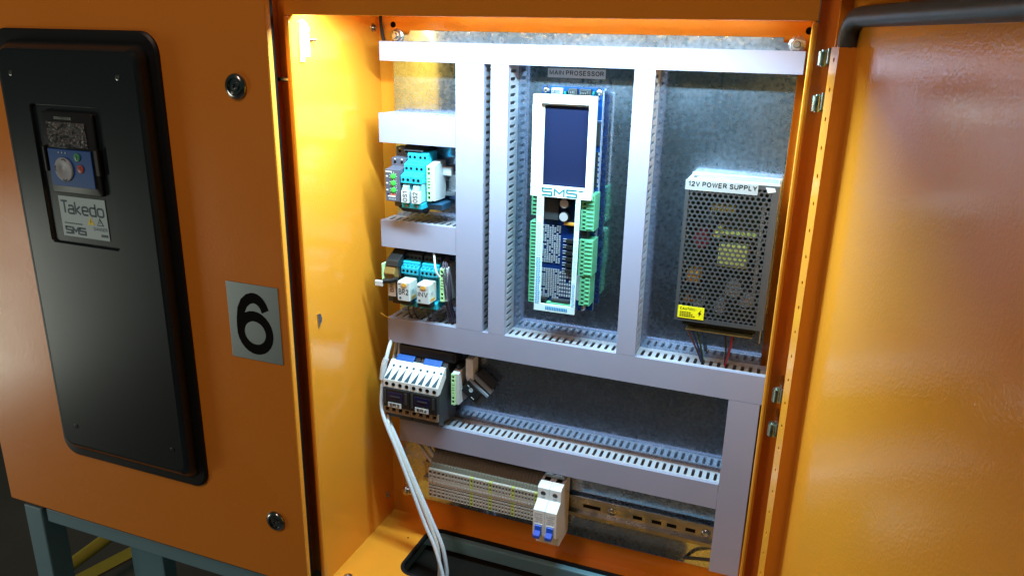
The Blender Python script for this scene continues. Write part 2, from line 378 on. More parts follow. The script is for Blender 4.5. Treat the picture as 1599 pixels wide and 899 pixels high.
def text_mesh(name, txt, org, rv, uv, width, height, m, parent, base, depth=0.15, weight=0.13, space=1.0):
    """flat printed lettering fitted into a width x height box whose lower left corner is org"""
    t = weight; x = t/2; V = []; F = []; DZ = []
    for ch in txt:
        if ch == ' ': x += 0.34; continue
        w_, pl_ = GLYPH[ch]
        for si, (pts, closed) in enumerate(pl_):
            P = [Vector((x+px, t/2+py*(1-t))) for px, py in pts]; n = len(P); o = len(V)
            for i in range(n):
                a = P[i-1] if (i > 0 or closed) else P[i]; b = P[(i+1) % n] if (i < n-1 or closed) else P[i]
                d1 = (P[i]-a).normalized() if (P[i]-a).length > 1e-6 else (b-P[i]).normalized()
                d2 = (b-P[i]).normalized() if (b-P[i]).length > 1e-6 else d1
                n1 = Vector((-d1.y, d1.x)); n2 = Vector((-d2.y, d2.x)); mt = (n1+n2)
                mt = mt.normalized() if mt.length > 1e-3 else n1
                k = min(1.0/max(mt.dot(n1), 0.35), 2.0)*t/2
                V.append(P[i]+mt*k); V.append(P[i]-mt*k); DZ += [si*0.05]*2
            for i in range(n if closed else n-1):
                q = (i+1) % n; F.append((o+2*i, o+2*i+1, o+2*q+1, o+2*q))
        x += w_ + 0.16*space + t
        if ch == 'T' and txt == 'Takedo': x -= 0.16
    xs = [v.x for v in V]; ys = [v.y for v in V]; x0, x1, y0, y1 = min(xs), max(xs), min(ys), max(ys)
    org = Vector(org); rv = Vector(rv).normalized(); uv = Vector(uv).normalized(); nv = rv.cross(uv)
    me = bpy.data.meshes.new(name)
    me.from_pydata([(org + rv*((v.x-x0)/(x1-x0)*width) + uv*((v.y-y0)/(y1-y0)*height) + nv*(depth+dz) - Vector(base))*S for v, dz in zip(V, DZ)], [], F)
    me.materials.append(m)
    o = bpy.data.objects.new(name, me); COL.objects.link(o); o.parent = parent
    return o

def copy_tree(o, parent=None, dloc=None):
    c = o.copy(); COL.objects.link(c); c.parent = parent
    if dloc is not None: c.location = o.location + Vector(dloc)*S
    for ch in list(o.children): copy_tree(ch, c)
    return c

XR, ZU = (1,0,0), (0,0,1)

# ================================================================ SETTING
fl = MB().box(-6000, 3000, -6000, 5000, -1070, -1050)
o = mesh_obj('floor', fl, CONC); tag(o, kind='structure')

# ================================================================ CABINET
XL, XRR, YB, ZB, ZT = -144.0, 431.0, 56.0, -374.0, 455.0
YF = -152.0                                   # front of the rim
cab = Thing('electrical_cabinet', 'orange powder coated steel cabinet, closed door left, open bay and swung door right', 'cabinet', (140, -50, -376))
cab.part('back_wall', MB().box(XL, XRR, YB, YB+2, ZB, ZT), ORANGE)
cab.part('side_wall', MB().box(XL-2, XL, YF+6, YB+2, ZB-2, ZT), ORANGE)
cab.part('side_wall', MB().box(XRR, XRR+2, YF+6, YB+2, ZB-2, ZT), ORANGE)
cab.part('roof', MB().box(XL-2, XRR+2, YF+4, YB+2, ZT, ZT+2), ORANGE)
# fascia above the opening: folded sheet with a return lip
cab.part('fascia', MB().prism_x([(YF,419),(YF+12,419),(YF+12,421.5),(YF+2.5,421.5),(YF+2.5,480),(YF,480)], XL-5, XRR+3), ORANGE, bevel=0.8)
# rims either side of the opening, rolled edge then gutter behind
for sx, x0, x1 in ((-1, XL-6, XL+1.5), (1, XRR-2, XRR+3.5)):
    cab.part('rim', MB().box(x0, x1, YF, YF+8, ZB-1, 418.6), ORANGE, bevel=2.6)
    g0, g1 = (x0-26, x0) if sx < 0 else (x1, x1+17)
    cab.part('gutter', MB().box(g0, g1, -128, -126, ZB-1, 470), ORANGE_DOOR)
    e0, e1 = (g0-3, g0) if sx < 0 else (g1, g1+3)
    cab.part('outer_flange', MB().box(e0, e1, -158, -126, ZB-1, 470), ORANGE_DOOR)
cab.part('bottom_rim', MB().box(XL-5, XRR+3, YF, YF+8, ZB-16, ZB-2.2), ORANGE, bevel=1.2)
# bottom sheet with its rounded cable opening
def hrect(x0, x1, y0, y1, r, z, k=7):
    pts = []
    for cx, cy, a0 in ((x1-r, y1-r, 0), (x0+r, y1-r, 90), (x0+r, y0+r, 180), (x1-r, y0+r, 270)):
        for i in range(k+1):
            a = math.radians(a0+90*i/k); pts.append((cx+r*math.cos(a), cy+r*math.sin(a), z))
    return pts
OX0, OX1, OY0, OY1 = -62, 340, -86, 35
bot = MB().loft([hrect(XL, XRR, YF+8, YB, 0.5, ZB), hrect(OX0, OX1, OY0, OY1, 24, ZB), hrect(OX0, OX1, OY0, OY1, 24, ZB-2)], cap1=False)
cab.part('floor_sheet', bot, ORANGE)
seal = MB().loft([hrect(OX0-1.5, OX1+1.5, OY0-1.5, OY1+1.5, 25.5, ZB+0.3), hrect(OX0+1, OX1-1, OY0+1, OY1-1, 23, ZB+1.0), hrect(OX0+3.5, OX1-3.5, OY0+3.5, OY1-3.5, 21, ZB+0.8),
                  hrect(OX0+4, OX1-4, OY0+4, OY1-4, 20.5, ZB-6)], cap1=False)
cab.part('opening_trim', seal, RUBK, smooth=True)
cab.part('opening_shade', MB().box(OX0-4, OX1+4, OY0-4, OY1+8, ZB-32, ZB-30).box(OX0-4, OX1+4, OY1+6, OY1+8, ZB-30, ZB-4), VOID)  # black sheets standing for the darkness below the cable opening
# screws and holes on the walls
def screw(x, y, z, ax, r, name='bolt', m=ZINC, under=None):
    a = Vector(ax)
    mb = MB().lathe((x,y,z), ax, [(r*1.5, 0), (r*1.5, 0.9), (r*1.45, 1.0), (r, 1.05), (r, 2.4), (r*0.8, 3.2), (r*0.35, 3.3), (r*0.3, 2.6)], 18)
    return cab.part(name, mb, m, smooth=True, under=under)
screw(XL, 40, 408, (1,0,0), 4.2); screw(XL, 36, -334, (1,0,0), 4.2)
screw(XL+22, -124, ZB, (0,0,1), 4.5, name='screw')
for x, z in ((-121.5, 412.5), (424.0, 413.0), (-115, -331)):
    cab.part('fixing_hole', MB().cyl((x, YB-0.25, z), (0,1,0), 4.2, 0.2, 18), BLACK)
cab.part('small_hole', MB().cyl((-84, -6, ZB+0.15), (0,0,1), 1.5, 0.2, 10), BLACK)
# latch keeper at the top of the left side wall
lk = MB().prism_x([(-133.5,366),(-125,366),(-124,398),(-115,399),(-112,404),(-118,411),(-126,414.5),(-131,412),(-133,398)], XL, XL+2.2)
lk.box(XL, XL+9, -125.5, -123.5, 372, 398); lk.cyl((XL+2.2, -123, 402), (1,0,0), 4.4, 2.2, 16)
lp = cab.part('latch_keeper', lk, KEEPER, bevel=0.5)
cab.part('striker_pin', MB().cyl((XL+1, -112, 391.5), (0.5,1,0), 1.6, 9, 10), DZINC, under=lp)
cab.part('keeper_tab', MB().prism_x([(-130.5,43),(-124,42),(-121,36),(-122,30),(-129,22.5)], XL, XL+1.6), ZINC, bevel=0.3)
cab.part('pin', MB().cyl((-171, -147, 346), (1,0,0), 3.2, 22, 12), ZINC, smooth=True)
# lamp batten under the roof
cab.part('lamp_batten', MB().box(-130, 380, -138, -104, 438, 454), WHITEP, bevel=2)

# ---- closed left door (front sheet at y=-180)
DX0, DX1, DZ0, DZ1, DY = -752, -152, -363, 452, -180
door = cab.part('closed_door', MB().box(DX0, DX1, DY, DY+9, DZ0, DZ1), ORANGE_DOOR, bevel=2.2, label='closed orange cabinet door carrying the black drive cover')
cab.part('door_return', MB().box(DX1-22, DX1-9, DY+9, DY+18, DZ0+3, DZ1), ORANGE_DOOR, under=door)
cab.part('door_gasket', MB().box(DX1-26, DX1-10, DY+18.1, DY+27, DZ0+6, DZ1), RUBK, under=door, bevel=2)
for lx, lz in ((-202, 337.5), (-199, -261)):
    lo = cab.part('lock', MB().lathe((lx, DY, lz), (0,-1,0), [(15.2,0),(15.2,1.2),(14.2,3.2),(11.8,4.6),(9.6,4.9),(9.2,2.2),(5.6,2.0),(5.2,3.4),(3.0,3.6),(2.6,1.2)], 32), LOCKM, smooth=True, under=door)
cab.part('left_carcass', MB().box(DX0+4, XL-38, -156, YB+2, DZ0-10, ZT), ORANGE_DOOR, bevel=1)

# ---- open right door, hinged at the right rim
ANG = math.radians(180+107)
dd = Vector((math.cos(ANG), math.sin(ANG), 0)); dn = Vector((math.cos(ANG-math.pi/2), math.sin(ANG-math.pi/2), 0))
PH = Vector((451, -202, 0))                   # centre of the perforated strip's face
RISE = 15.0                                   # strip stands this far off the door skin
def D(u, v, z):                               # door frame: u along the door from the strip, v off the strip face, z up
    p = PH + dd*u + dn*v; return (p.x, p.y, z)
def dbox(mb, u0, u1, v0, v1, z0, z1, m=0):
    q = [D(u,v,z) for z in (z0,z1) for u,v in ((u0,v0),(u1,v0),(u1,v1),(u0,v1))]
    return mb.add(q, [(0,3,2,1),(4,5,6,7),(0,1,5,4),(1,2,6,5),(2,3,7,6),(3,0,4,7)], m)
odoor = cab.part('open_door', dbox(MB(), -14, 575, -RISE-2, -RISE, -366, 452), ORANGE, label='swung open orange door seen from inside')
cab.part('door_edge', dbox(dbox(MB(), -16, -14, -RISE-2, -4, -366, 440), -14, 575, -RISE, 6, 441, 443.5), ORANGE, under=odoor)
# perforated stiffener: angle with real holes every 25 mm, built as cells
def perforated(z_lo, z_hi):
    mb = MB(); z = 186.6; zs = []
    while z < z_hi-8: z += 25
    while z > z_lo+4:
        if z < z_hi-6: zs.append(z)
        z -= 25
    uu0, uu1, r, n = -9.0, 8.0, 2.0, 12
    edges = [z_hi] + [(zs[i]+zs[i+1])/2 for i in range(len(zs)-1)] + [z_lo]
    for i, zc in enumerate(zs):
        a, b = edges[i], edges[i+1]
        outer = []; inner = []
        for k in range(n):
            t = 2*math.pi*k/n; cx, cz = math.cos(t), math.sin(t)
            sc = min((uu1-0)/abs(cx) if cx > 1e-6 else (abs(uu0)/abs(cx) if cx < -1e-6 else 1e9),
                     ((a-zc) if cz > 0 else (zc-b))/abs(cz) if abs(cz) > 1e-6 else 1e9)
            outer.append((cx*sc, zc+cz*sc)); inner.append((cx*r, zc+cz*r))
        # corners of the cell
        v = [D(u,0,zz) for u,zz in outer] + [D(u,0,zz) for u,zz in inner] + [D(u,-1.5,zz) for u,zz in inner]
        fs = [(k,(k+1)%n,n+(k+1)%n,n+k) for k in range(n)] + [(n+k,n+(k+1)%n,2*n+(k+1)%n,2*n+k) for k in range(n)]
        mb.add(v, fs)
        cs = [(uu1,a),(uu0,a),(uu0,b),(uu1,b)]
        for (cu,cz) in cs:                                       # corner triangles
            k = min(range(n), key=lambda k: -((outer[k][0]*cu > 0) and (abs(outer[k][0]-cu) < 1e-6)) + abs(outer[k][1]-cz)*0.001 + (0 if outer[k][0]*cu > 0 else 5))
            cand = [k for k in range(n) if abs(outer[k][0]-cu) < 1e-6]
            top = [j for j in range(n) if abs(outer[j][1]-cz) < 1e-6]
            if cand and top:
                k1 = min(cand, key=lambda k: abs(outer[k][1]-cz)); k2 = min(top, key=lambda k: abs(outer[k][0]-cu))
                mb.add([D(cu,0,cz), D(*[outer[k1][0],0,outer[k1][1]]), D(*[outer[k2][0],0,outer[k2][1]])], [(0,1,2)])
    return mb
ps = perforated(-366, 397)
stf = cab.part('perforated_strip', ps, ORANGE, under=odoor)
cab.part('strip_leg', dbox(dbox(dbox(MB(), 8, 9.4, -RISE, 0, -366, 397), -10.4, -9, -RISE, 0, -366, 397), -9, 8, -RISE, -0.0001, 396, 397), ORANGE, under=odoor)
cab.part('strip_hole_shade', dbox(MB(), -8.9, 7.9, -9, -8, -365, 395.5), VOID, under=odoor)  # black sheet painting the dark seen through the strip's holes
# rubber tube seal along the door's top, bending down to the strip
tp = [D(600,-9,421)] + [D(u,-9,421) for u in (400,200,80,40,24)] + [D(12,-9,419), D(4,-9,413), D(1.5,-9,405), D(1.5,-9,396.5)]
cab.part('tube_seal', MB().tube(tp, 8.2, 16, sub=5), RUBBER, smooth=True, under=odoor)
# hinge knuckles
for z0, z1 in ((381,393),(341,354.5),(48.5,62),(9.5,23)):
    hm = MB().cyl((443.0, -171, z0), ZU, 5.0, z1-z0, 20).cyl((443.0, -171, z0-1.0), ZU, 2.6, z1-z0+2.4, 12)
    hm.box(444.5, 446.4, -168, -129, z0+1.5, z1-1.5)
    cab.part('hinge_knuckle', hm, GZINC, smooth=True)
    cab.part('hinge_pin', MB().cyl((447.6, -177, z0+2), ZU, 2.4, z1-z0+1, 14), DZINC, smooth=True)

# ================================================================ STEEL STAND, FLOOR THINGS
st = Thing('steel_stand', 'blue grey painted square tube stand under the orange cabinet', 'stand', (-400, -60, -1050))
st.part('leg', MB().box(-736, -696, -172, -132, -1050, -376), STEELB, bevel=2)
st.part('leg', MB().box(-736, -696, 20, 60, -1050, -376), STEELB, bevel=2)
st.part('leg', MB().box(-226, -150, 0, 40, -1050, -400), STEELB, bevel=2)
st.part('centre_post', MB().box(-712, -634, 4, 34, -1050, -402), STEELB, bevel=2)
st.part('front_rail', MB().box(-691, 440, -167, -127, -402, -376), STEELB, bevel=2)
st.part('back_rail', MB().box(-691, 440, 22, 58, -402, -378), STEELB, bevel=2)
def stripe(pts, wd, z, label):
    mb = MB(); (x0,y0),(x1,y1) = pts
    d = Vector((x1-x0, y1-y0)).normalized(); n = Vector((-d.y, d.x))*wd/2
    mb.add([(x0+n.x,y0+n.y,z),(x0-n.x,y0-n.y,z),(x1-n.x,y1-n.y,z),(x1+n.x,y1+n.y,z)], [(0,1,2,3)])
    return mb
yb = MB().tube([(-1180,120,-905),(-1160,330,-880)], 16, 12, sub=1)
single('yellow_rail', yb, YPAINT, 'dull yellow bar in the dark beneath the cabinet, beside the front leg', 'rail', smooth=True)
mbs = stripe(((-1300,250),(-1180,700)), 50, -1046, '')
o = mesh_obj('floor_marking', mbs, YPAINT); tag(o, kind='structure')
hs = MB().tube([(-1700,-100,-1030),(-1350,60,-1028),(-1150,20,-1028),(-900,-120,-1030),(-700,-300,-1030)], 22, 12)
single('dark_hose', hs, HOSE, 'thick dark hose lying on the shadowed floor at lower left', 'hose', smooth=True)

# ================================================================ DRIVE COVER ON THE CLOSED DOOR
dv = Thing('motor_drive', 'black motor drive cover set into the closed orange door, with keypad and label', 'drive', (-454, -190, -238))
Y0 = DY
cover = MB().loft([rrect(-594,-313,-236,398,26,Y0+0.0), rrect(-594,-313,-236,398,26,Y0-3), rrect(-591,-316,-233,395,24,Y0-5),
                   rrect(-577,-325,-222,383,20,Y0-6)], m=0, cap1=False)
dv.part('bezel', cover, BEZEL, smooth=14)
face = MB().loft([rrect(-577,-325,-222,383,20,Y0-5.8), rrect(-567,-326,-209,376,18,Y0-20), rrect(-563,-329,-203,373,16,Y0-24), rrect(-560,-332,-200,371,15,Y0-25),
                  rrect(-518.5,-394.5,118.5,305.5,6,Y0-25), rrect(-517.5,-395.5,119.5,304.5,5,Y0-24.2), rrect(-516.5,-396.5,120.5,303.5,4,Y0-21)], m=0, cap1=True)
fo = dv.part('cover', face, DRIVE, smooth=14)
YC = Y0-25; YR = Y0-21
for x, z in ((-542,342.5),(-359,343),(-533,-168.5),(-349,-167)):
    dv.part('screw', MB().lathe((x, YC-0.1, z), (0,-1,0), [(3.6,0),(3.6,0.4),(2.5,0.7),(2.2,0.1),(1.0,0.1)], 16), DZINC if z > 0 else BLACKP, smooth=True)
kp = dv.part('keypad', MB().loft([rrect(-500,-410,190,297,5,YR), rrect(-500,-410,190,297,5,YR-4), rrect(-498.5,-411.5,191.5,295.5,4.5,YR-5)], cap1=True), BLACKP, smooth=True)
dv.part('display', MB().box(-491,-424,YR-6.2,YR-5,252,284), FILM, bevel=0.5, under=kp)
dv.part('key_panel', MB().box(-495,-419,YR-7,YR-5,200,249), KEYB, bevel=0.8, under=kp)
for x0, x1 in ((-503.5,-498.8),(-413.5,-406.5)):
    dv.part('clip', MB().box(x0,x1,YR-8,YR-1,218,252), BLACKP, bevel=1.2, under=kp)
kb = dv.part('dial', MB().lathe((-469,YR-7,222.5),(0,-1,0),[(16,0),(16,1.2),(15,2.2),(6,2.6),(5.5,2.2)],32), KNOBM, smooth=True, under=kp)
for i in range(3):
    a = math.radians(75+100*i)
    mb = MB()
    cx, cz = -469+10.5*math.cos(a), 222.5+10.5*math.sin(a)
    for q in range(5):
        b0 = a-0.9+0.45*q
        mb.box(cx+3.8*math.cos(b0)-0.55, cx+3.8*math.cos(b0)+0.55, YR-9.9, YR-9.2, cz+3.8*math.sin(b0)-0.55, cz+3.8*math.sin(b0)+0.55)
    dv.part('dial_mark', mb, INKB, under=kp)
for i, x in enumerate((-475,-469,-463)):
    dv.part('indicator', MB().cyl((x,YR-7.2,244.5),(0,-1,0),1.2,0.3,10), PALEB, under=kp)
dv.part('start_button', MB().lathe((-443,YR-7,240),(0,-1,0),[(5.4,0),(5.4,1),(4.4,1.6)],20), BTNG, smooth=True, under=kp)
dv.part('stop_button', MB().lathe((-440,YR-7,225),(0,-1,0),[(5.4,0),(5.4,1),(4.4,1.6)],20), BTNR, smooth=True, under=kp)
mb = MB().box(-443.5,-442.5,YR-9,YR-8.65,237,243); dv.part('button_mark', mb, INKB, under=kp)
mb = MB().box(-442.5,-437.5,YR-9,YR-8.65,224.5,225.5).box(-442.5,-437.5,YR-9,YR-8.65,227,227.8); dv.part('button_mark', mb, INKB, under=kp)
mb = MB()
for i in range(9): mb.box(-476+i*3.4,-474+i*3.4,YR-5.35,YR-5.1,287,290.5)
dv.part('faint_print', mb, DZINC, under=kp)
lb = dv.part('label', MB().box(-497,-414,YR-0.8,YR-0.2,129.5,185), PALEB, label='pale blue drive label with maker name and danger signs')
dv.text('Takedo', (-493.5,YR-0.8,160.5), XR, ZU, 76, 19, INKB, lb, weight=0.14, space=0.3)
def strokes(segs, x0, z0, sx, sz, y, th, depth=0.25):
    """logo strokes: segments on a unit grid drawn as flat bars"""
    mb = MB()
    for (ax, az, bx, bz) in segs:
        a = Vector((x0+ax*sx, z0+az*sz)); b = Vector((x0+bx*sx, z0+bz*sz)); d = (b-a).normalized(); n = Vector((-d.y, d.x))*th/2
        a = a-d*th*0.35; b = b+d*th*0.35
        random.seed(int(ax*97+az*31)); yy = y-depth-random.random()*0.05
        mb.add([(a.x+n.x,yy,a.y+n.y),(a.x-n.x,yy,a.y-n.y),(b.x-n.x,yy,b.y-n.y),(b.x+n.x,yy,b.y+n.y)], [(0,1,2,3)])
    return mb
SMS = [(0,1,.28,1),(0,1,0,.55),(0,.55,.28,.5),(.28,.5,.28,0),(0,0,.28,0),
       (.36,0,.36,1),(.36,1,.5,.35),(.5,.35,.64,1),(.64,1,.64,0),
       (.72,1,1.0,1),(.72,1,.72,.55),(.72,.55,1.0,.5),(1.0,.5,1.0,0),(.72,0,1.0,0)]
dv.part('logo', strokes(SMS, -491, 134, 35, 8.5, YR-0.8, 2.4), INKB, under=lb)
mb = MB()
for i in range(10): mb.box(-492+i*3.3,-489.6+i*3.3,YR-1.0,YR-0.82,147.2,148.8)
dv.part('small_print', mb, INKB, under=lb)
for x in (-443.5,-427):
    dv.part('warning_triangle', MB().prism_y([(x-6,149),(x+6,149),(x,160)],YR-1.05,YR-0.8), YELL if x < -430 else INKB, under=lb)
    if x > -430: dv.part('warning_inset', MB().prism_y([(x-4,150.2),(x+4,150.2),(x,157.5)],YR-1.2,YR-1.05), PALEB, under=lb)
    dv.part('bolt_mark', MB().prism_y([(x-.8,151),(x+.9,154),(x-.2,154),(x+.6,157),(x-1,153.6),(x+.1,153.6)],YR-1.4,YR-1.2), INKB, under=lb)
dv.text('DANGER', (-440,YR-0.8,141.5), XR, ZU, 24, 5.5, INKB, lb, weight=0.16)
mb = MB()
for i in range(4): mb.box(-428+i*3.1,-425.6+i*3.1,YR-1.0,YR-0.82,134,137.5)
dv.part('small_print', mb, INKB, under=lb)

np_ = Thing('number_plate', 'brushed metal plate with a big black 6 stuck on the closed door', 'sign', (-205, -180, -15))
np_.part('plate', MB().box(-246,-164.6,DY-1.2,DY-0.1,-14.5,91.5), BRUSH, bevel=0.3)
np_.text('6', (-234, DY-1.2, -6), XR, ZU, 57, 86, BLACK, name='numeral', weight=0.165)

# ================================================================ MOUNTING PLATE
YP = 40.0
pl = Thing('mounting_plate', 'shiny galvanised steel mounting plate at the back of the open bay', 'plate', (152, YP, -327))
prof = [(-114,-327),(418,-327),(418,393),(414,399),(398,400),(398,405.5),(-87,405.5),(-88,400),(-103,399),(-114,393)]
pl.part('sheet', MB().prism_y(prof, YP, YP+2.0), GALV, bevel=0.4)
for x, z in ((-106,398),(413,398),(-108,-318)):
    nm = MB().lathe((x, YP, z), (0,-1,0), [(9.5,0),(9.5,1.4),(9.2,1.6)], 24)
    pl.part('washer', nm, ZINC, smooth=True)
    pl.part('nut', MB().lathe((x, YP-1.6, z), (0,-1,0), [(7.4,0),(7.4,4.2),(6.6,5.2),(4.2,5.2),(4.2,4.4)], 6), ZINC)
    pl.part('stud', MB().lathe((x, YP-1.6, z), (0,-1,0), [(4.1,0),(4.1,8),(3.2,9)], 16), DZINC if x > 0 else ZINC, smooth=True)
    pl.part('standoff', MB().cyl((x, YP+2.2, z), (0,1,0), 6, YB-YP-2.4, 14), ZINC)

# ================================================================ WIRE DUCTS
def duct(label, x0, x1, z0, z1, horiz, ztrim=()):
    th = 1.8
    t = Thing('wire_duct', label, 'wire duct', ((x0+x1)/2, YP, z0), 'slotted grey wire ducts on the mounting plate')
    a0, a1 = (x0, x1) if horiz else (z0, z1)
    b0, b1 = (z0, z1) if horiz else (x0, x1)
    def bx(mb, p0, p1, q0, q1, y0, y1):
        if horiz: mb.box(p0, p1, y0, y1, q0, q1)
        else: mb.box(q0, q1, y0, y1, p0, p1)
    mb = MB(); bx(mb, a0, a1, b0+1.0, b1-1.0, YP-2.0, YP-0.05); t.part('base', mb, DUCTW)
    for q0, q1 in ((b0+0.9, b0+0.9+th), (b1-0.9-th, b1-0.9)):
        mb = MB()
        bx(mb, a0, a1, q0, q1, 30.5, YP-2.0)            # root of the wall
        bx(mb, a0, a1, q0, q1, 1.4, 11.0)               # edge under the cover
        n = int((a1-a0)/10.0); s = a0 + ((a1-a0) - n*10.0)/2
        bx(mb, a0, s+2.9, q0, q1, 11.0, 30.5)
        for i in range(n):
            e = s+i*10.0+7.1
            f = s+(i+1)*10.0+2.9 if i < n-1 else a1
            bx(mb, e, f, q0, q1, 11.0, 30.5)
            # rounded slot ends
            if n < 60:
                c = s+i*10.0
                for yy, sg in ((11.0, 1), (30.5, -1)):
                    for g0, g1, sg2 in ((c+2.9, c+4.1, 1), (c+7.1, c+5.9, -1)):
                        v = [(g0, yy), (g1, yy), (g0, yy+sg*1.2)]
                        P = [((p, y, q) if horiz else (q, y, p)) for q in (q0, q1) for p, y in v]
                        mb.add(P, [(0,1,2),(5,4,3),(0,3,4,1),(1,4,5,2),(2,5,3,0)])
        t.part('slotted_wall', mb, DUCTW)
    cv = MB(); bx(cv, a0, a1, b0, b1, 0.0, 1.4); bx(cv, a0, a1, b0, b0+0.8, 1.4, 6.5); bx(cv, a0, a1, b1-0.8, b1, 1.4, 6.5)
    t.part('cover', cv, DUCT)
    return t
duct('narrow grey wire duct running along the top of the open bay', -112, 424, 366.2, 391, True)
duct('short wide grey duct above the blue OS relays', -116.5, -0.4, 257.5, 297.3, True)
duct('short grey duct between the OS relays and the BR2 relay', -118.5, -0.4, 108.3, 147.4, True)
duct('long grey duct crossing the middle, below controller and power supply', -112, 426.5, -38.2, 0, True)
duct('long grey duct beneath the contactors, above the terminal row', -97, 385.4, -201.8, -164.6, True)
duct('wide upright grey duct beside the relays, leftmost upright', 0, 40, 0.4, 365.8, False)
duct('narrow upright grey duct just left of the controller', 49.6, 73.8, 0.4, 365.8, False)
duct('narrow upright grey duct between controller and power supply', 235, 260.2, 0.4, 365.8, False)
duct('upright grey duct at the lower right of the bay', 385.9, 424.6, -301, -38.7, False)

# ================================================================ DIN RAILS
def rail(label, x0, x1, zc, holes):
    t = Thing('din_rail', label, 'din rail', ((x0+x1)/2, YP, zc-17.5), 'din rails on the mounting plate')
    p = [(YP-0.1,zc-12.5),(YP-0.1,zc+12.5),(YP-1.1,zc+12.5),(YP-6.5,zc+12.5),(YP-6.5,zc+17.5),(YP-7.5,zc+17.5),(YP-7.5,zc+11.5),(YP-1.1,zc+11.5),
         (YP-1.1,zc-11.5),(YP-7.5,zc-11.5),(YP-7.5,zc-17.5),(YP-6.5,zc-17.5),(YP-6.5,zc-12.5)]
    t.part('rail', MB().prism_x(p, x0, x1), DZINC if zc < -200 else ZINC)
    return t
rail('short din rail carrying the OS relays', -112, -1, 202, 0)
rail('short din rail carrying the BR2 and INV relays', -112, -1, 62, 0)
rail('din rail behind the two contactors', -110, 20, -106, 0)
r4 = rail('long dull din rail at the bottom, bare right of the breaker', -75, 384.5, -269.5, 0)
for x in (192, 205, 296, 318, 345, 268):
    r4.part('slot', MB().box(x, x+14, YP-1.3, YP-1.12, -272.6, -267), BLACK)
for x in (236, 374):
    r4.part('screw', MB().lathe((x, YP-1.1, -269.5), (0,-1,0), [(6.5,0),(6.5,0.8),(5,2.4),(2,2.8),(1.6,1.6)], 20), ZINC, smooth=True)

# ================================================================ helpers for DIN devices
def hole_plate(mb, x0, x1, y, z0, z1, holes, m=0, depth=3.0, md=1):
    """front face at y with square openings: built from bars so that every opening is a real recess"""
    zs = sorted(holes, key=lambda h: h[2])
    rows = {}
    for h in holes: rows.setdefault((h[2], h[3]), []).append((h[0], h[1]))
    z = z0
    for (h0, h1) in sorted(rows):
        mb.box(x0, x1, y, y+depth, z, h0, m)
        x = x0
        for (a, b) in sorted(rows[(h0, h1)]):
            mb.box(x, a, y, y+depth, h0, h1, m); x = b
        mb.box(x, x1, y, y+depth, h0, h1, m); z = h1
    mb.box(x0, x1, y, y+depth, z, z1, m)
    mb.box(x0+0.05, x1-0.05, y+depth, y+depth+0.6, z0+0.05, z1-0.05, md)
    return mb

# ---- earth terminals with pale green fronts at the end of each relay row
def end_terminal(label, x, zc, y0=-4, h=50):
    t = Thing('terminal_block', label, 'terminal', (x+3, 20, zc-h/2), 'green fronted end terminals')
    p = [(y0+3,zc-h/2),(30,zc-h/2-1),(34,zc-h/2+5),(34,zc+h/2+3),(20,zc+h/2+4),(y0+3,zc+h/2)]
    t.part('body', MB().prism_x(p, x, x+11), GREYT, bevel=0.5)
    mb = MB(); z = zc-h/2
    hl = [(x+1.2, x+4.8, z+h*q-2.2, z+h*q+2.2) for q in (0.10, 0.22, 0.78, 0.90)]
    hl += [(x+0.9, x+5.1, z+h*q-0.9, z+h*q+0.9) for q in (0.38, 0.47, 0.55, 0.64)]
    hole_plate(mb, x, x+6, y0, z, z+h, hl)
    t.part('green_front', mb, [PGREEN, VOID])
    return t
end_terminal('white sided end terminal with pale green front right of the OS relays', -42, 206.5, -4, 49)
end_terminal('end terminal with green front right of the INV relay', -24.5, 62, -2, 49)
end_terminal('end terminal with green front right of the two contactors', -8.5, -98.5, 0, 50)

# ---- OS relay row
tr = Thing('timer_relay', 'slate grey timer relay with three green dials, left of the OS relays', 'relay', (-88, 20, 165))
x0, x1 = -98.5, -76
tr.part('housing', MB().prism_x([(-18,180),(-18,224),(0,226),(0,237),(14,238),(14,251),(32,251),(32,168),(6,168),(6,180)], x0, x1), SLATE, bevel=0.6)
for (y, z, dx) in ((0,231,0),(14,244,0)):
    for k in range(2):
        xx = x0+6+k*10.5
        tr.part('terminal_screw', MB().cyl((xx, y-0.2, z+1), (0,-1,0), 2.0, 0.3, 12), BLACK)
        tr.part('terminal_mark', MB().box(xx-1.2, xx+1.2, y-0.35, y-0.05, z+4.2, z+5.6), WHITEP)
for k, z in enumerate((215, 205.5, 196)):
    dl = tr.part('dial', MB().lathe((-86, -18.05, z), (0,-1,0), [(3.9,0),(3.6,1.2),(3.2,1.4)], 16), LEDG, smooth=True)
    mb = MB()
    for a in range(0, 360, 40):
        c, s_ = math.cos(math.radians(a)), math.sin(math.radians(a))
        mb.box(-86+5.4*c-.45, -86+5.4*c+.45, -18.3, -18.02, z+5.4*s_-.45, z+5.4*s_+.45)
    tr.part('dial_scale', mb, WHITEP)
    tr.part('dial_caption', MB().box(-97.2, -94.4, -18.3, -18.02, z-1.2, z+0.6), WHITEP)
tr.part('caption', MB().box(-97.5,-88,-18.3,-18.02,220.3,221.8), WHITEP)
tr.part('red_band', MB().box(-91,-82,-18.3,-18.02,188.6,190.8), BTNR)
tr.part('white_band', MB().box(-95,-83,-18.3,-18.02,186.4,188), WHITEP)
mb = MB()
for i in range(5): mb.box(-93.5+i*2.3,-92.2+i*2.3,-18.3,-18.02,182.4,184.4)
tr.part('small_print', mb, KNOBM)
tr.part('indicator', MB().cyl((-94.6,-18.02,190),(0,-1,0),1.2,0.3,8), BLACK)

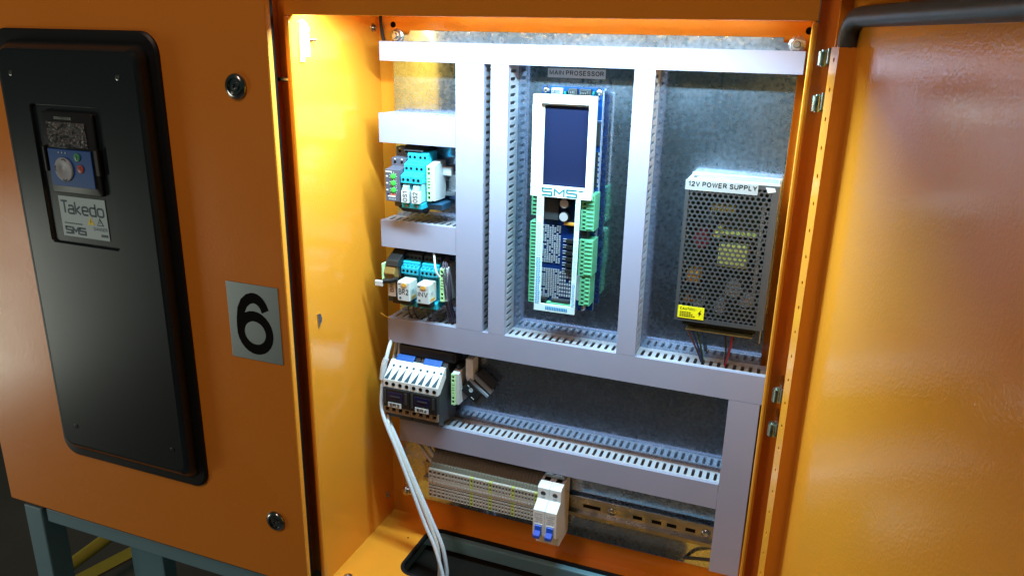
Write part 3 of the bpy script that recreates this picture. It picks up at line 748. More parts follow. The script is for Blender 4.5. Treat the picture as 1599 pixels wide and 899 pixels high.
def os_relay(x, label, txt):
    t = Thing('plug_in_relay', label, 'relay', (x+7.8, 20, 170), 'blue relays in the upper row')
    x1 = x+15.4
    mb = MB().prism_x([(-18,207),(-18,217),(-8,221),(-8,231),(3,235),(3,245),(14,247),(32,247),(32,172),(-16,172),(-16,179),(-2,180),(-2,207)], x, x1)
    t.part('socket', mb, BLUEP, bevel=0.5)
    for (y, z) in ((-18,212),(-8,226),(3,240)):
        for k in (0,1):
            t.part('terminal_hole', MB().cyl((x+4.2+k*7, y-0.15, z), (0,-1,0), 1.9, 0.25, 12), BLACK)
    rb = t.part('relay_case', MB().box(x+1.4, x1-1.4, -14, -2, 181, 206), LENSB, bevel=0.8)
    lv = t.part('retaining_clip', MB().prism_x([(-17,204),(-20,198),(-20,196),(-14,196),(-14,205)], x+2.6, x1-2.8), LENSB, bevel=0.6)
    tg = t.part('tag', MB().box(x+1.8, x1-2.0, -21, -14, 180.5, 197.5), PAPER, bevel=0.3)
    t.text(txt, (x1-4.2, -21, 182.0), (0,0,1), (-1,0,0), 14, 7.6, BLACK, tg, weight=0.16)
    t.part('test_mark', MB().cyl((x+7.5,-16.1,175.5),(0,-1,0),1.2,0.3,10), BTNR)
    return t
os_relay(-74.6, 'blue socket relay with white tag reading OS1', 'OS1')
os_relay(-58.8, 'blue socket relay with white tag reading OS2', 'OS2')
jb = MB().prism_x([(2,247.5),(16,256),(33,256),(33,246)], -84, -50)
single('wiring_loom', jb, WIREK, 'black wiring crowding above the OS relays', 'wiring', bevel=3)
jb = MB().prism_x([(6,162),(20,158),(33,166),(33,171.5),(-8,171.5)], -88, -52)
single('wiring_loom', jb, WIREK, 'black wiring hanging under the OS relays', 'wiring', bevel=3)
single('blue_end_clamp', MB().prism_x([(-2,178),(6,168),(33,168),(33,178)], -50, -22), BLUED, 'dark blue clamp under the green fronted terminal of the OS row', 'clamp', bevel=1.5)
rs = MB().box(-36,-18,24,32,214,226); single('rail_stop', rs, GREYT, 'grey rail stop tucked behind the OS relay row', 'clamp', bevel=1)

# ---- BR2 / INV relay row
def br_relay(x, label, txt):
    t = Thing('plug_in_relay', label, 'relay', (x+12, 20, 28), 'clear relays in the second row')
    x1 = x+27
    t.part('socket', MB().prism_x([(-2,72),(-2,81),(4,84),(4,88),(10,90),(33,92),(33,24),(-4,24),(-4,33),(6,36),(6,70)], x, x1), [BLUEP], bevel=0.5)
    up_ = t.part('black_terminals', MB().prism_x([(12,89),(12,98),(20,101),(33,101),(33,89)], x, x1), DARKP, bevel=0.4)
    for k in range(4):
        t.part('terminal_hole', MB().cyl((x+4.2+k*6.4, -2.15, 76.5), (0,-1,0), 2.0, 0.25, 12), BLACK)
        t.part('terminal_ridge', MB().box(x+2.6+k*6.4, x+5.6+k*6.4, -1, 6, 81.4, 85.6), BLUEP, bevel=0.6)
        t.part('terminal_hole', MB().cyl((x+4.2+k*6.4, 11.9, 93.4), (0,-1,0), 1.9, 0.25, 12), BLACK)
    rc = t.part('relay_case', MB().box(x+4.2, x1-3.6, -21, 4, 37, 66.5), LENS, bevel=1.4)
    t.part('inner_frame', MB().box(x1-3.65, x1-3.3, -16, -3, 40, 44), AMBER, under=rc)
    t.part('coil_window', MB().box(x1-3.66, x1-3.2, -14, -8, 49, 54), KNOBM, under=rc)
    t.part('wire_leg', MB().tube([(x+8,2,30),(x+8.5,4,10),(x+9,16,-4)], 1.1, 8), WIREP)
    t.part('wire_leg', MB().tube([(x+16,2,30),(x+16.5,5,12),(x+18,18,-4)], 1.1, 8), WIREP)
    fp = t.part('face_tag', MB().box(x+4.6, x1-4, -22, -21.05, 38, 65.2), PAPER, bevel=0.3)
    t.text(txt, (x+6.4, -22, 47.2), XR, ZU, 15.6, 8.4, BLACK, fp, weight=0.17)
    t.part('amber_button', MB().prism_y([(x+15+4.4*math.cos(a*math.pi/8), 61.6+2.6*math.sin(a*math.pi/8)) for a in range(16)], -23, -22.02), AMBER, under=fp)
    t.part('dash_mark', MB().box(x+6.4,x+10.2,-22.3,-22.05,62,63), INKB, under=fp)
    t.part('square_mark', MB().box(x+7.4,x+10.4,-22.3,-22.05,40.6,43.4), INKB, under=fp)
    t.part('base_clip', MB().box(x+3, x1-3, -18, -4, 31, 36), BLACKP, bevel=0.6)
    return t
br_relay(-86.5, 'clear plug in relay with white tag reading BR2', 'BR2')
br_relay(-55.8, 'clear plug in relay with white tag reading INV', 'INV')
b1 = Thing('fitted_relay', 'half hidden relay with sideways BR tag and lifted black lever, left of BR2', 'relay', (-96, 10, 28))
b1.part('socket', MB().prism_x([(-4,66),(-4,82),(6,90),(33,96),(33,26),(0,26),(0,40),(6,44),(6,66)], -110, -88), DARKP, bevel=0.8)
b1.part('yellow_coil', MB().prism_x([(-14,66),(-18,74),(-12,84),(0,86),(0,64)], -107.5, -89.5), mat('coil_amber', (0.22, 0.12, 0.03), 0.4, var=0.3, vscale=200), bevel=1.5)
b1.part('pale_frame', MB().box(-109.5,-106.6,-18,0,64,88), PGREEN, bevel=0.8)
b1.part('upper_hood', MB().prism_x([(-14,84),(-10,92),(16,104),(32,104),(32,90),(0,82)], -106, -86), BLACKP, bevel=1.2)
lvr = b1.part('lever', MB().tube([(-84,-18,68),(-92,-20,65),(-104,-22,63.5)], 3.6, 10), BLACKP, smooth=True)
b1.part('silver_lug', MB().box(-117.5,-104.5,-25,-20,55.5,63.8), PAPER, bevel=1.0, under=lvr)
t_ = b1.part('tag', MB().box(-100.5,-88.5,-16,-14.8,40,62), PAPERD, bevel=0.3, label='pinkish paper tag turned sideways')
b1.text('BR', (-91.2,-16,46.5), (0,0,1), (-1,0,0), 12.5, 6.4, BLACK, t_)
b1.part('clip', MB().box(-96,-84,-12,-2,28,38), BLACKP, bevel=0.8)
wb = MB()
for i in range(7):
    random.seed(i+3)
    xa = -14.5+i*0.9; ya = 4+3.6*(i % 4)
    wb.tube([(xa-9, 18, 100), (xa-6.5, ya-2, 92), (xa-4+i*0.3, ya-6, 72), (xa-2, ya-4, 48), (xa-3, ya+1, 28), (xa-4+i, 14+i*1.5, -6)], 1.05, 7)
single('wire_bundle', wb, WIREP, 'dark purple grey wires beside the INV relay dropping into the middle duct', 'wires', smooth=True)
single('white_wire', MB().tube([(-46,20,108),(-36,4,104),(-30,-6,94),(-26,-10,84),(-22,-8,76)], 1.5, 10), CABLE2, 'single white wire curving over the INV relay terminal', 'wire', smooth=True)
single('yellow_wire', MB().tube([(-119,-8,8),(-113,-5,3),(-106,2,-3)], 1.0, 8), WIREY, 'short yellow wire end poking from the middle duct', 'wire', smooth=True)
bk = MB().box(-86,-2,22,33,101,107); single('black_wiring', bk, WIREK, 'black wiring behind the BR2 and INV sockets', 'wiring', bevel=3)

# ---- contactors
def contactor(x, label, txt):
    t = Thing('contactor', label, 'contactor', (x+22.4, 0, -150), 'contactors on the third din rail')
    x1 = x+44.6
    t.part('rear_body', MB().prism_x([(2,-66),(8,-58),(14,-54),(32,-54),(32,-158),(-4,-150),(-26,-140),(-26,-99),(-20,-90)], x+0.4, x1-0.3), DARKP, bevel=0.8)
    tb = MB().prism_x([(-2,-64),(-6,-64),(-30.5,-86),(-30.5,-98.5),(-22,-98.5),(-2,-80)], x, x1)
    t.part('upper_terminals', tb, WHITEP, bevel=0.7)
    for k in range(4):
        xx = x+5.6+k*11.1
        t.part('terminal_hole', MB().cyl((xx, -30.6, -92.3), (0,-1,0), 3.0, 0.25, 16), BLACK)
        # dark wedge-shaped wire funnels on the sloping face
        s0 = Vector((0,-24.5,22.0)).normalized()
        def sl(u, wx):                       # u: 0 at the top of the slope, 1 at its foot
            return (wx, -6-24.5*u-0.35, -64-22*u+0.32)
        mb = MB().add([sl(.97,xx-4.8), sl(.97,xx+2.2), sl(.38,xx+2.8)], [(0,1,2)])
        t.part('wire_funnel', mb, INKB)
        t.part('screw_hole', MB().cyl(sl(.28, xx+3.0), (0,-0.67,0.74), 1.9, 0.3, 12), INKB)
    t.part('front_block', MB().box(x+0.2, x1-0.2, -33, -26, -128.5, -98.8), BLACKP, bevel=0.9)
    t.part('moving_window', MB().box(x+8, x1-12, -33.9, -33, -117, -104), NAVYT, bevel=0.5)
    t.part('moulded_rib', MB().box(x+2.2,x+5.5,-34.2,-33,-124,-101), DARKP, bevel=0.3)
    t.part('moulded_rib', MB().box(x1-8,x1-4,-34.2,-33,-120,-102), DARKP, bevel=0.3)
    t.part('slide_bar', MB().box(x+13,x1-16,-34.6,-33.9,-111.6,-109.5), DARKP, bevel=0.3)
    mb = MB(); hole_plate(mb, x+0.1, x1-0.1, -31, -140, -128.6, [(x+2.6+k*11.1, x+8.6+k*11.1, -137, -131) for k in range(4)], depth=4)
    t.part('lower_terminals', mb, [TAN, VOID])
    t.part('lower_cover', MB().prism_x([(-26,-140.2),(-26,-148),(-10,-156),(-10,-140.2)], x+0.6, x1-0.4), DARKP, bevel=0.6)
    t.part('blue_tag', MB().prism_x([(-5.6,-63.6),(2.5,-57),(5,-59),(-3,-66)], x+8, x1-8), BLUET, bevel=0.4)
    tg = t.part('paper_tag', MB().box(x+9, x+31, -34.6, -33.9, -127.8, -120.4), PAPER)
    t.text(txt, (x+12.2, -34.6, -126.6), XR, ZU, 16, 5.0, BLACK, tg, weight=0.18)
    return t
contactor(-105.2, 'black and white contactor tagged BR3, at the left by the white cables', 'BR3')
contactor(-60.2, 'black and white contactor tagged BR4, right one of the pair', 'BR4')
single('contactor_wiring', MB().box(-98,-4,4,34,-60,-42).prism_x([(10,-62),(34,-62),(34,-90),(16,-80)],-8,2), WIREK, 'black wiring above the contactors under the middle duct', 'wiring', bevel=4)
single('rail_stop', MB().prism_x([(14,-52),(34,-50),(34,-98),(18,-90),(14,-80)], 8.5, 20.5), WHITEP, 'light grey rail end stop right of the contactor row', 'clamp', bevel=1)
lbk = Thing('loose_fuse_block', 'grey loose block lying askew with black face, right of the contactors', 'fuse block', (26, 24, -100))
lbk.part('body', MB().box(7,45,16,38,-120,-92).box(10,42,20,38,-92,-78), DARKP, bevel=0.8)
lbk.part('black_face', MB().box(9,35,13.5,16.2,-118.5,-98), BLACKP, bevel=0.5)
lbk.part('grey_band', MB().box(7.2,45,14.5,20,-97.4,-92.6).box(7.2,45,16.5,24,-90,-84), GREYC, bevel=0.5)
lbk.part('round_mark', MB().lathe((20,13.4,-106),(0,-1,0),[(3.4,0),(3.3,.4),(2.6,.4),(2.4,.1)],16), KNOBM, smooth=True)
lbk.part('print_mark', MB().box(27,32.5,13.1,13.4,-115,-113.8), GREYT)
lbk.part('small_mark', MB().box(11,15,13.1,13.4,-104,-103), GREYT)
lbk.o.rotation_euler = (0, math.radians(38), 0)

# ---- feed-through terminal row and breaker
terms = []
def make_term(width, m, zt=-238, zb=-286.5):
    t = Thing('terminal_block', '', 'terminal', (0, 20, zb), 'terminal blocks in the bottom row')
    y0 = -5; wd = width-0.35
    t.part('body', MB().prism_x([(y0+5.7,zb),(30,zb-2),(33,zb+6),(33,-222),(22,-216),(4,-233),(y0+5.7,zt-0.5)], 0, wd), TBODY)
    h = zt-zb; mb = MB(); mrg = 0.75
    rows = [(0.89,2.7,0.95),(0.74,1.9,1.1),(0.43,1.4,0.25),(0.32,1.4,0.25),(0.20,1.9,1.05),(0.065,2.4,0.95)]
    hl = [(g, wd-g, zb+h*q-d*0.9, zb+h*q+d*0.9) for q, d, g in rows]
    hole_plate(mb, 0, wd, y0, zb, zt, hl, depth=5)
    t.part('front', mb, [m, VOID])
    t.part('marker_strip', MB().box(0.2, wd-0.2, y0-0.4, y0-0.02, zb+h*0.53, zb+h*0.60), BEIGE)
    return t
proto = {}
seq = [(7.2,BEIGE)]*4 + [(5.2,BEIGE)]*3 + [(5.2,BEIGE)]*5 + [(5.2,YGREEN)] + [(5.2,BEIGE)]*5 + [(5.2,YGREEN)] + [(5.2,BEIGE)]*6 + [(5.2,YGREEN)] + [(5.2,BEIGE)]*6 + [(5.2,YGREEN)]
xx = -46.0; ynum = 0
YN = ['first', 'second', 'third', 'fourth']
ORD = ('first second third fourth fifth sixth seventh eighth ninth tenth eleventh twelfth thirteenth fourteenth fifteenth sixteenth '
       'seventeenth eighteenth nineteenth twentieth twenty-first twenty-second twenty-third twenty-fourth twenty-fifth').split()
wn = bn = 0
for wd, m in seq:
    key = (wd, m.name)
    if key not in proto:
        t = make_term(wd, m); proto[key] = t.o; ob = t.o
    else: ob = copy_tree(proto[key])
    ob.location.x = xx*S
    if m is YGREEN:
        ob['label'] = 'yellow green earth terminal in the bottom row, %s one from the left' % YN[ynum]; ynum += 1
    elif wd > 6: ob['label'] = '%s of the four wide beige terminals at the left end of the bottom row' % ORD[wn]; wn += 1
    else: ob['label'] = '%s narrow beige terminal of the bottom row, counted from the left' % ORD[bn]; bn += 1
    xx += wd
single('terminal_wiring', MB().box(-44,132,14,36,-213,-203.5), WIREK, 'dark wiring along the top of the bottom terminal row', 'wiring', bevel=3)

cb = Thing('circuit_breaker', 'white two pole circuit breaker with blue levers on the bottom rail', 'breaker', (153, 10, -312))
for k in range(2):
    x = 135.6+k*18.0; x1 = x+17.7
    cb.part('pole_housing', MB().prism_x([(-30,-248),(-12,-240),(-12,-222),(-8,-219),(33,-216),(33,-316),(-12,-314),(-12,-298),(-30,-290)], x, x1), WHITEP, bevel=0.6)
    cb.part('terminal_screw', MB().lathe((x+8.8,-12.02,-230.5),(0,-1,0),[(4.0,0),(3.9,.5),(3.2,.6),(3.0,.1),(2.9,.5),(0.6,.6)],18), CHROME, smooth=True)
    cb.part('screw_shadow_slot', MB().box(x+6,x+11.6,-12.3,-12.02,-237.6,-236.4), KNOBM)
    cb.part('wire_entry', MB().box(x+4.6,x+13,4,12,-217.4,-216), BLACK)
    cb.part('lever_frame', MB().box(x+2.6,x+14.8,-31,-30.02,-289,-270), PAPER, bevel=0.4)
    cb.part('lever', MB().prism_x([(-31,-271.5),(-33,-272),(-34,-279),(-40,-284),(-40,-289),(-31,-288)], x+3.8, x+13.6), BLUEK, bevel=0.6)
    mb = MB()
    for r in range(5):
        for c in range(6):
            if random.random() < 0.75: mb.box(x+2.6+c*2.1,x+4.0+c*2.1,-30.3,-30.05,-267.6+r*3.4,-266.2+r*3.4)
    cb.part('small_print', mb, KNOBM)
cb.part('rear_terminal', MB().box(139,169,10,32,-216,-209.5), KNOBM, bevel=1)
cb.part('terminal_strap', MB().box(141,152,8,28,-209.4,-207.5).box(156,167,8,28,-209.4,-207.5), ZINC, bevel=0.5)

# ================================================================ CONTROLLER
ct = Thing('controller_board', 'blue controller board with white framed dark display and green connectors', 'controller', (152, 30, 46))
bb = ct.part('circuit_board', MB().box(112,193.5,24,25.6,47,341), PCBB, bevel=0.2)
ct.part('board_edge', MB().box(193.5,193.9,24.1,25.5,47.2,340.8), RESIST, under=bb)
ct.part('silk_line', MB().box(184,193,23.7,23.95,300.5,301.2).box(192.2,192.8,23.7,23.95,60,338), PAPER, under=bb)
for x, z in ((118,336),(187.5,336),(187,168),(179,50)):
    ct.part('standoff', MB().cyl((x,25.6,z),(0,1,0),3.2,YP-25.7,12), ZINC, smooth=True)
    ct.part('standoff_screw', MB().lathe((x,24,z),(0,-1,0),[(5,0),(5,1.2),(4.2,3.4),(2.6,4.6),(1,4.7)],18), ZINC, smooth=True)
for x0, x1, m in ((126,141,RESIST),(148,160,DARKP),(163,178,DARKP)):
    cc = ct.part('header', MB().box(x0,x1,17,24,331,339.5), m, bevel=0.5)
    mb = MB()
    for i in range(int((x1-x0-2)/2.2)): mb.box(x0+1.2+i*2.2,x0+2.4+i*2.2,15.8,17,333,337)
    ct.part('header_pin', mb, ZINC, under=cc)
ct.part('jumper', MB().box(143,146,16,24,331,336), TEAL, bevel=0.3)
ct.part('jumper', MB().box(180,182.5,16,24,333,337), TEAL, bevel=0.3)
# parts along the right edge of the back board
random.seed(11)
chips = MB(); tin = MB()
ct.part('chip', MB().box(184.5,191.5,20.5,24,270,299), DARKP, bevel=0.3)
z = 262
while z > 218:
    h_ = random.choice((3.2,4.5,6)); chips.box(185,190.5,21.5,24,z-h_,z); tin.box(183.6,185,22.8,24,z-h_+.5,z-.5).box(190.5,191.6,22.8,24,z-h_+.5,z-.5); z -= h_+1.8
ct.part('chip_row', chips, DARKP); ct.part('solder_pad', tin, RESIST)
vp = MB(); z = 205
while z > 60:
    vp.cyl((191.0,23.95,z),(0,-1,0),0.75,0.25,8); z -= 4.6
ct.part('via_row', vp, RESIST)
# front board under the lower window
fb = ct.part('front_board', MB().box(113,181,9,10.4,50,206), PCB, bevel=0.2)
random.seed(5)
res = MB(); zz = 163
while zz > 62:
    if not (104 < zz < 112):
        for c in range(8):
            if random.random() < 0.92: res.box(123.4+c*3.3, 125.7+c*3.3, 7.6, 9, zz-0.8, zz+0.8)
    zz -= 2.6
o = ct.part('resistor_field', res, RESIST, under=fb); o['kind'] = 'stuff'
res = MB(); zz = 100
while zz > 64:
    for c in range(7): 
        if random.random() < 0.9: res.box(149.5+c*3.4, 151.6+c*3.4, 7.4, 9, zz-1.6, zz+1.4)
    zz -= 5.2
o = ct.part('diode_field', res, RESIST, under=fb); o['kind'] = 'stuff'
for z in (196,178.5):
    cp = ct.part('capacitor', MB().lathe((154.5,9,z),(0,-1,0),[(6.6,0),(6.6,9),(6.0,9.8)],24), BLACKP, smooth=True, under=fb)
    ct.part('capacitor_top', MB().cyl((154.5,-0.85,z),(0,-1,0),5.8,0.3,24), CAPW, under=fb)
ct.part('orange_component', MB().box(154,171,3,9,167,170.2), AMBER, bevel=0.4, under=fb)
for i in range(6):
    z = 148-i*8.2
    ct.part('transistor', MB().box(158,168,3,9,z-5.2,z), BLACKP, bevel=0.4, under=fb)
    ct.part('transistor_lead', MB().box(152.6,157.8,7.4,9,z-1.4,z-0.6).box(152.6,157.8,7.4,9,z-4.4,z-3.6), RESIST, under=fb)
ct.part('relay_cube', MB().box(124,134,-2,9,52,64), BLACKP, bevel=0.6, under=fb)
ct.part('dark_module', MB().box(123.5,146,4,9,172,203), DARKP, bevel=0.5, under=fb)
ct.part('bottom_pins', MB().box(140,166,2,9,60,63.5), DARKP, under=fb)
# connectors
def connector(x0, x1, y0, y1, z0, z1, side, pitch=5.08):
    n = max(2, int((z1-z0)/pitch)); p = (z1-z0)/n; mb = MB()
    hx0, hx1 = (x0+2.4, x0+6.6) if side > 0 else (x0+1.4, x1-1.4)
    hole_plate(mb, x0, x1, y0, z0, z1, [(hx0, hx1, z0+p*i+p*0.28, z0+p*i+p*0.74) for i in range(n)], depth=2.5)
    mb.box(x0, x1, y0+3.1, y1, z0, z1, 0)
    c = ct.part('green_connector', mb, [TGREEN, VOID])
    if side > 0:
        rb = MB()
        for i in range(n): rb.box(x0+8, x1-1.5, y0-0.9, y0, z0+p*i+p*0.42, z0+p*i+p*0.6)
        ct.part('connector_rib', rb, TGREEN, under=c)
    return c
connector(177.5,195.5,-1,23.9,163.5,211,1); connector(177.5,196,-1,23.9,102.5,151,1); connector(180,194.5,0,23.9,61,101.5,1)
connector(107.5,116,6,23.9,176,202,-1,4.4); connector(106.5,116,6,23.9,54,167,-1,4.6)
ct.part('green_connector', MB().box(134,168,1,8.9,52,58.5), TGREEN, bevel=0.5)
ct.part('black_connector', MB().box(176.5,186,3,20,152.5,162), BLACKP, bevel=0.6)
ct.part('grey_pins', MB().box(175,179,4,9,66,100), RESIST)
# display
def frame(x0,x1,z0,z1,wx0,wx1,wz0,wz1,y0,y1):
    return MB().loft([rrect(x0,x1,z0,z1,0.8,y1,2), rrect(x0,x1,z0,z1,0.8,y0,2), rrect(wx0,wx1,wz0,wz1,0.4,y0,2), rrect(wx0,wx1,wz0,wz1,0.4,y1,2)], cap1=False)
fr = ct.part('display_frame', frame(110.5,191.8,204.5,332.6,121.3,183.6,217.6,322,-8,2), WHITEP, bevel=0.3)
ct.part('screen_bezel', frame(119,186,214,326,124.6,183,218.5,319.2,-1.5,-0.3), GREYT)
scr = ct.part('screen', MB().box(119,186,-0.8,0.6,213,326), LCD)
ct.part('display_body', MB().box(111.5,190.8,2.1,8,205.5,331.6), BLACKP)
for x, z in ((115,210),(187,210),(115,328),(187,328)): ct.part('spacer', MB().cyl((x,8,z),(0,1,0),2.6,16,10), ZINC)
ct.part('logo', strokes(SMS, 126.5, 207.0, 46, 8.4, -8, 1.9), TEAL, under=fr)
ct.part('logo_swoosh', MB().prism_y([(174.6,215.2),(184.5,217.0),(179,214.6),(175.8,213.9)],-8.4,-8.2), TEAL, under=fr)
# U shaped acrylic legend frame under the display
YU = -7.5
uf = ct.part('legend_frame', MB().prism_y([(119.5,204.3),(119.5,48),(177,48.5),(178.2,204.3),(171.8,204.3),(170.6,59),(128.6,58.5),(128.9,204.3)], YU, YU+2), LEGEND, bevel=0.3)
def prints(x0, x1, z0, z1, step, m, seed):
    random.seed(seed); mb = MB(); z = z1
    while z > z0+1:
        a = x0+random.random()*0.8; b = x1-random.random()*1.6
        mb.box(a, (a+b)/2-0.4, YU-0.25, YU-0.03, z-step*0.55, z); mb.box((a+b)/2+0.4, b, YU-0.25, YU-0.03, z-step*0.5, z); z -= step
    return mb
for (a,b,c,d,m,sd) in ((121,127.4,178,202,KNOBM,1),(121,127.4,124,170,KNOBM,2),(120.8,127.4,58,122,CYANP,3),(172.8,176.8,164,202,KNOBM,4),(172.6,176.6,98,150,KNOBM,5),(172.2,176.2,58,92,CYANP,6)):
    o = ct.part('legend_print', prints(a,b,c,d,2.6,m,sd), m, under=uf); o['kind'] = 'stuff'
mb = MB()
for i in range(13): mb.box(136+i*2.4,137.7+i*2.4,YU-0.25,YU-0.03,51,55.5)
o = ct.part('legend_print', mb, CYANP, under=uf); o['kind'] = 'stuff'
for x, z in ((122,52),(175,52)): ct.part('spacer', MB().cyl((x,YU+2,z),(0,1,0),2.4,14,10), ZINC)

lab = Thing('name_label', 'silver tape label reading MAIN PROSESSOR above the controller', 'label', (151, YP, 351))
lab.part('tape', MB().box(113,189.8,YP-0.4,YP-0.05,351,362.6), PAPERD)
lab.text('MAIN PROSESSOR', (115.5, YP-0.4, 353.8), XR, ZU, 72, 6.8, BLACK, weight=0.16)

# ================================================================ POWER SUPPLY
ps_ = Thing('power_supply', 'metal power supply with perforated cover and 12V POWER SUPPLY label', 'power supply', (362, 20, 48))
PX0, PX1, PZ0, PZ1, PYF = 308.5, 416, 63, 241.5, -8.0
ps_.part('case', MB().box(PX0,PX0+1.2,PYF+1.5,YP-0.2,PZ0,PZ1).box(PX1-1.2,PX1,PYF+1.5,YP-0.2,PZ0,PZ1).box(PX0,PX1,YP-1.6,YP-0.3,48,PZ1+2)
         .box(PX0+1.2,PX1-1.2,PYF+1.5,YP-1.7,PZ1-1.3,PZ1), PSUM, bevel=0.3)
ps_.part('top_lip', MB().box(PX0+10,PX1-1.3,PYF+10,YP-1.8,PZ1+0.1,PZ1+1.2), PSUM, bevel=0.4)
ps_.part('case_screw', MB().lathe((PX0+9,14,PZ1+0.1),(0,0,1),[(3.6,0),(3.4,1.4),(1.2,1.6)],16), DZINC, smooth=True)
ps_.part('inner_board', MB().box(PX0+2,PX1-2,YP-6,YP-4.4,50,PZ1-3), mat('psu_board', (0.03,0.045,0.02), 0.5))
def hexcover(x0, x1, z0, z1, y, pitch=6.2, r=2.3):
    mb = MB(); n = 12; rows = int((z1-z0)/(pitch*0.866)); R_ = pitch/math.sqrt(3)
    for j in range(rows):
        zc = z0 + pitch*0.433 + j*pitch*0.866 + (z1-z0-rows*pitch*0.866)/2
        off = 0 if j % 2 else pitch/2
        nc = int((x1-x0-off)/pitch)
        for i in range(nc):
            xc = x0 + off + pitch*(i+0.5)
            outer = []; inner = []
            for k in range(n):
                a = math.pi/6*k + math.pi/6
                q = R_ if k % 2 == 0 else pitch/2
                outer.append((xc+q*math.cos(a), zc+q*math.sin(a))); inner.append((xc+r*math.cos(a), zc+r*math.sin(a)))
            v = [(x,y,z) for x,z in outer] + [(x,y,z) for x,z in inner] + [(x,y+1.0,z) for x,z in inner]
            mb.add(v, [(k,(k+1)%n,n+(k+1)%n,n+k) for k in range(n)] + [(n+k,n+(k+1)%n,2*n+(k+1)%n,2*n+k) for k in range(n)])
    return mb
pc = ps_.part('perforated_cover', hexcover(PX0+1, PX1-3, PZ0+3, PZ1-3, PYF), PSUD)
bd = MB().box(PX0,PX0+4.2,PYF-0.35,PYF+1.4,PZ0,PZ1).box(PX1-8.6,PX1,PYF-0.35,PYF+1.4,PZ0,PZ1).box(PX0+4.2,PX1-8.6,PYF-0.35,PYF+1.4,PZ1-5,PZ1).box(PX0+4.2,PX1-8.6,PYF-0.35,PYF+1.4,PZ0,PZ0+5.5)
ps_.part('cover_border', bd, PSUD, under=pc)
ps_.part('transformer', MB().box(354,388,-5,30,138,166), YTAPE, bevel=1)
FERR = mat('ferrite', (0.03,0.03,0.03), 0.6)
ps_.part('transformer_core', MB().box(346,396,8,32,131,138), FERR)
ps_.part('transformer_core', MB().box(346,396,8,32,166,172), FERR)
for x, z, r, m in ((376,110,10,CAPB),(392,96,7,CAPW),(340,196,6,DARKP),(330,100,8,DARKP),(336,84,6,CAPW),(362,84,6.5,CAPW),(350,178,5,YTAPE)):
    ps_.part('capacitor', MB().cyl((x,YP-6,z),(0,-1,0),r,38,20), m, smooth=True)
ps_.part('yellow_core', MB().box(338,366,12,30,202,210), YTAPE, bevel=1)
ps_.part('ferrite_bar', MB().box(352,396,3,30,175,178.5), YTAPE, bevel=1)
ps_.part('red_coil', MB().cyl((332,YP-6,168),(0,-1,0),10,36,20), REDC, smooth=True)
ps_.part('heat_sink', MB().box(398,402,4,34,90,220), PSUM)
ps_.part('brown_choke', MB().box(318,334,-2,30,112,126), AMBER, bevel=1.5)
ps_.part('brown_choke', MB().box(318,332,0,30,86,94), AMBER, bevel=1.5)
ps_.part('terminal_strip', MB().box(316,408,14,33,50,60), BLACKP, bevel=0.8)
ps_.part('rear_lip', MB().box(322,405,5,33,46.5,48.0), mat('yellow_passivated', (0.62,0.50,0.20), 0.35, 0.8), bevel=0.4)
l12 = ps_.part('name_label', MB().box(PX0-0.6,391.8,PYF-1.0,PYF-0.5,229.5,242), PAPERL)
ps_.text('12V POWER SUPPLY', (311.5,PYF-1.0,233.6), XR, ZU, 79, 7.2, BLACK, l12, weight=0.19)
ycl = ps_.part('caution_label', MB().box(312.4,344.8,PYF-1.0,PYF-0.5,67,83), YELL, label='small yellow caution label')
ps_.text('CAUTION !', (315,PYF-1.0,77.6), XR, ZU, 20, 3.8, BLACK, ycl, weight=0.18)
ps_.part('bolt_mark', MB().prism_y([(338.4,71.5),(341.6,76),(339.8,76),(341,80),(337.4,75),(339.2,75)],PYF-1.25,PYF-1.05), BLACK, under=ycl)
mb = MB()
for r in range(3): 
    for i in range(7-r): mb.box(315+i*2.8,317.2+i*2.8,PYF-1.2,PYF-1.03,69.2+r*2.5,70.4+r*2.5)
ps_.part('small_print', mb, BLACK, under=ycl)
ps_.part('torn_sticker', MB().prism_y([(403,233),(412,235),(410,239.4),(400,239.6)],PYF-0.8,PYF-0.45), PAPER)
for nm, m, a, b, lb_ in (('wire', WIREBR, (323,22,50), (343.5,20,-6), 'brown wire leaving the power supply, leftmost of its wires'),
                    ('wire', WIREB, (329.5,22,50), (345,19,-6), 'dark blue wire leaving the power supply beside the brown one'),
                    ('wire', WIREG, (335,24,50), (346,22,-6), 'dark green wire leaving the power supply beside the blue one'),
                    ('wire', WIREK, (371,22,50), (374.6,20,-6), 'black wire leaving the power supply, left of the red one'),
                    ('wire', WIRER, (379.5,22,50), (375.6,18.5,-6), 'red wire leaving the power supply, rightmost of its wires')):
    A, B = Vector(a), Vector(b); mid = (A+B)/2 + Vector((1.5,-4,0))
    single(nm, MB().tube([A, A+Vector((0.3,-0.6,-10)), mid, B+Vector((0,0,8)), B], 1.35, 8), m, lb_, 'wire', 'wires under the power supply', smooth=True)
single('plate_edge_strip', MB().box(413.2,414.6,YP-30,YP-28.5,40,246), PSUM, 'thin bright metal edge right of the power supply', 'strip')

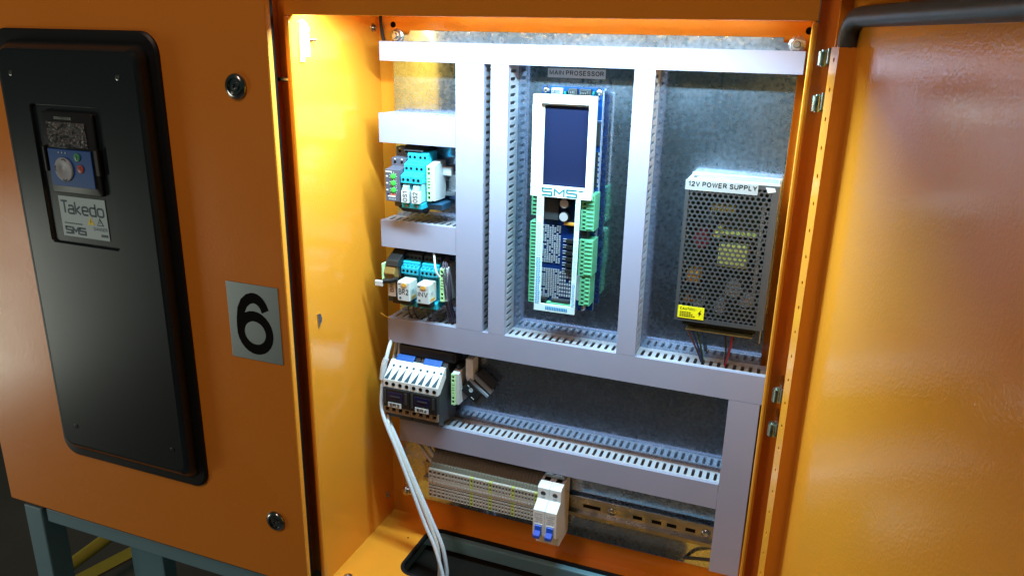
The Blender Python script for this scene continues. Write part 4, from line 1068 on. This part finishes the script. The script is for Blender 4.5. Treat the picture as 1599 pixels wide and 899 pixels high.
# ================================================================ CABLES
def cab_path(dx, dz, dy, k=1.0):
    base = [(-109,6,-34),(-108,-14,-58),(-112,-22,-100),(-110,-30,-135),(-98,-37,-160),(-82,-40,-192),(-57,-43,-250),(-33,-46,-306),(-14,-50,-341),(1,-56,-378),(8,-60,-402)]
    return [(x+dx*(0.4+0.6*i/10), y+dy, z+dz) for i, (x,y,z) in enumerate(base)]
single('white_cable', MB().tube(cab_path(0,0,0), 2.9, 12), CABLE, 'white sheathed cable, nearest of the bundle hanging left of the contactors', 'cable', 'white cables running down to the floor opening', smooth=True)
p2 = [(-100,14,-36),(-99,8,-60),(-104,-4,-110),(-104,-16,-140),(-98,-32,-158),(-80,-37,-192),(-53,-39,-250),(-28,-41,-306),(-12,-44,-345),(-7,-48,-380),(-8,-50,-402)]
single('white_cable', MB().tube(p2, 2.7, 12), CABLE2, 'warm white cable in the middle of the hanging bundle', 'cable', 'white cables running down to the floor opening', smooth=True)
p3 = [(-105,16,-36),(-108,8,-70),(-110,-2,-110),(-106,-14,-150),(-97,-27,-162),(-79,-32,-194),(-51,-34,-254),(-25,-36,-308),(-7,-38,-346),(1,-40,-384),(2,-42,-402)]
single('white_cable', MB().tube(p3, 3.2, 12), CABLE, 'thick white cable at the back of the hanging bundle', 'cable', 'white cables running down to the floor opening', smooth=True)
single('cable_sleeve', MB().tube([(-108,-15,-60),(-111,-19,-72),(-112.4,-22,-92)], 4.2, 12), PAPER, 'bright white sleeve on the cable beside contactor BR3', 'sleeve', smooth=True)
single('grey_cable', MB().tube([(-92,30,-196),(-80,26,-214),(-62,26,-238),(-48,26,-252)], 3.0, 10), CABLE2, 'left grey cable slanting behind the bottom terminal row', 'cable', 'grey cables above the terminal row', smooth=True)
single('grey_cable', MB().tube([(-76,28,-196),(-64,24,-212),(-52,24,-230),(-38,24,-246)], 3.0, 10), CABLE, 'right grey cable slanting behind the bottom terminal row', 'cable', 'grey cables above the terminal row', smooth=True)
single('black_cable', MB().tube([(-130,36,445),(-133,42,425),(-134,46,405),(-130,48,385),(-116,49,368),(-108,49,340)], 2.4, 10), WIREK, 'black lamp cable in the upper left corner behind the top duct', 'cable', smooth=True)
single('tie_wire', MB().tube([(345,44,-322),(360,30,-309),(378,26,-303),(392,24,-300)], 2.6, 10), RUBBER, 'dark cable end at the foot of the lower right duct', 'cable', smooth=True)
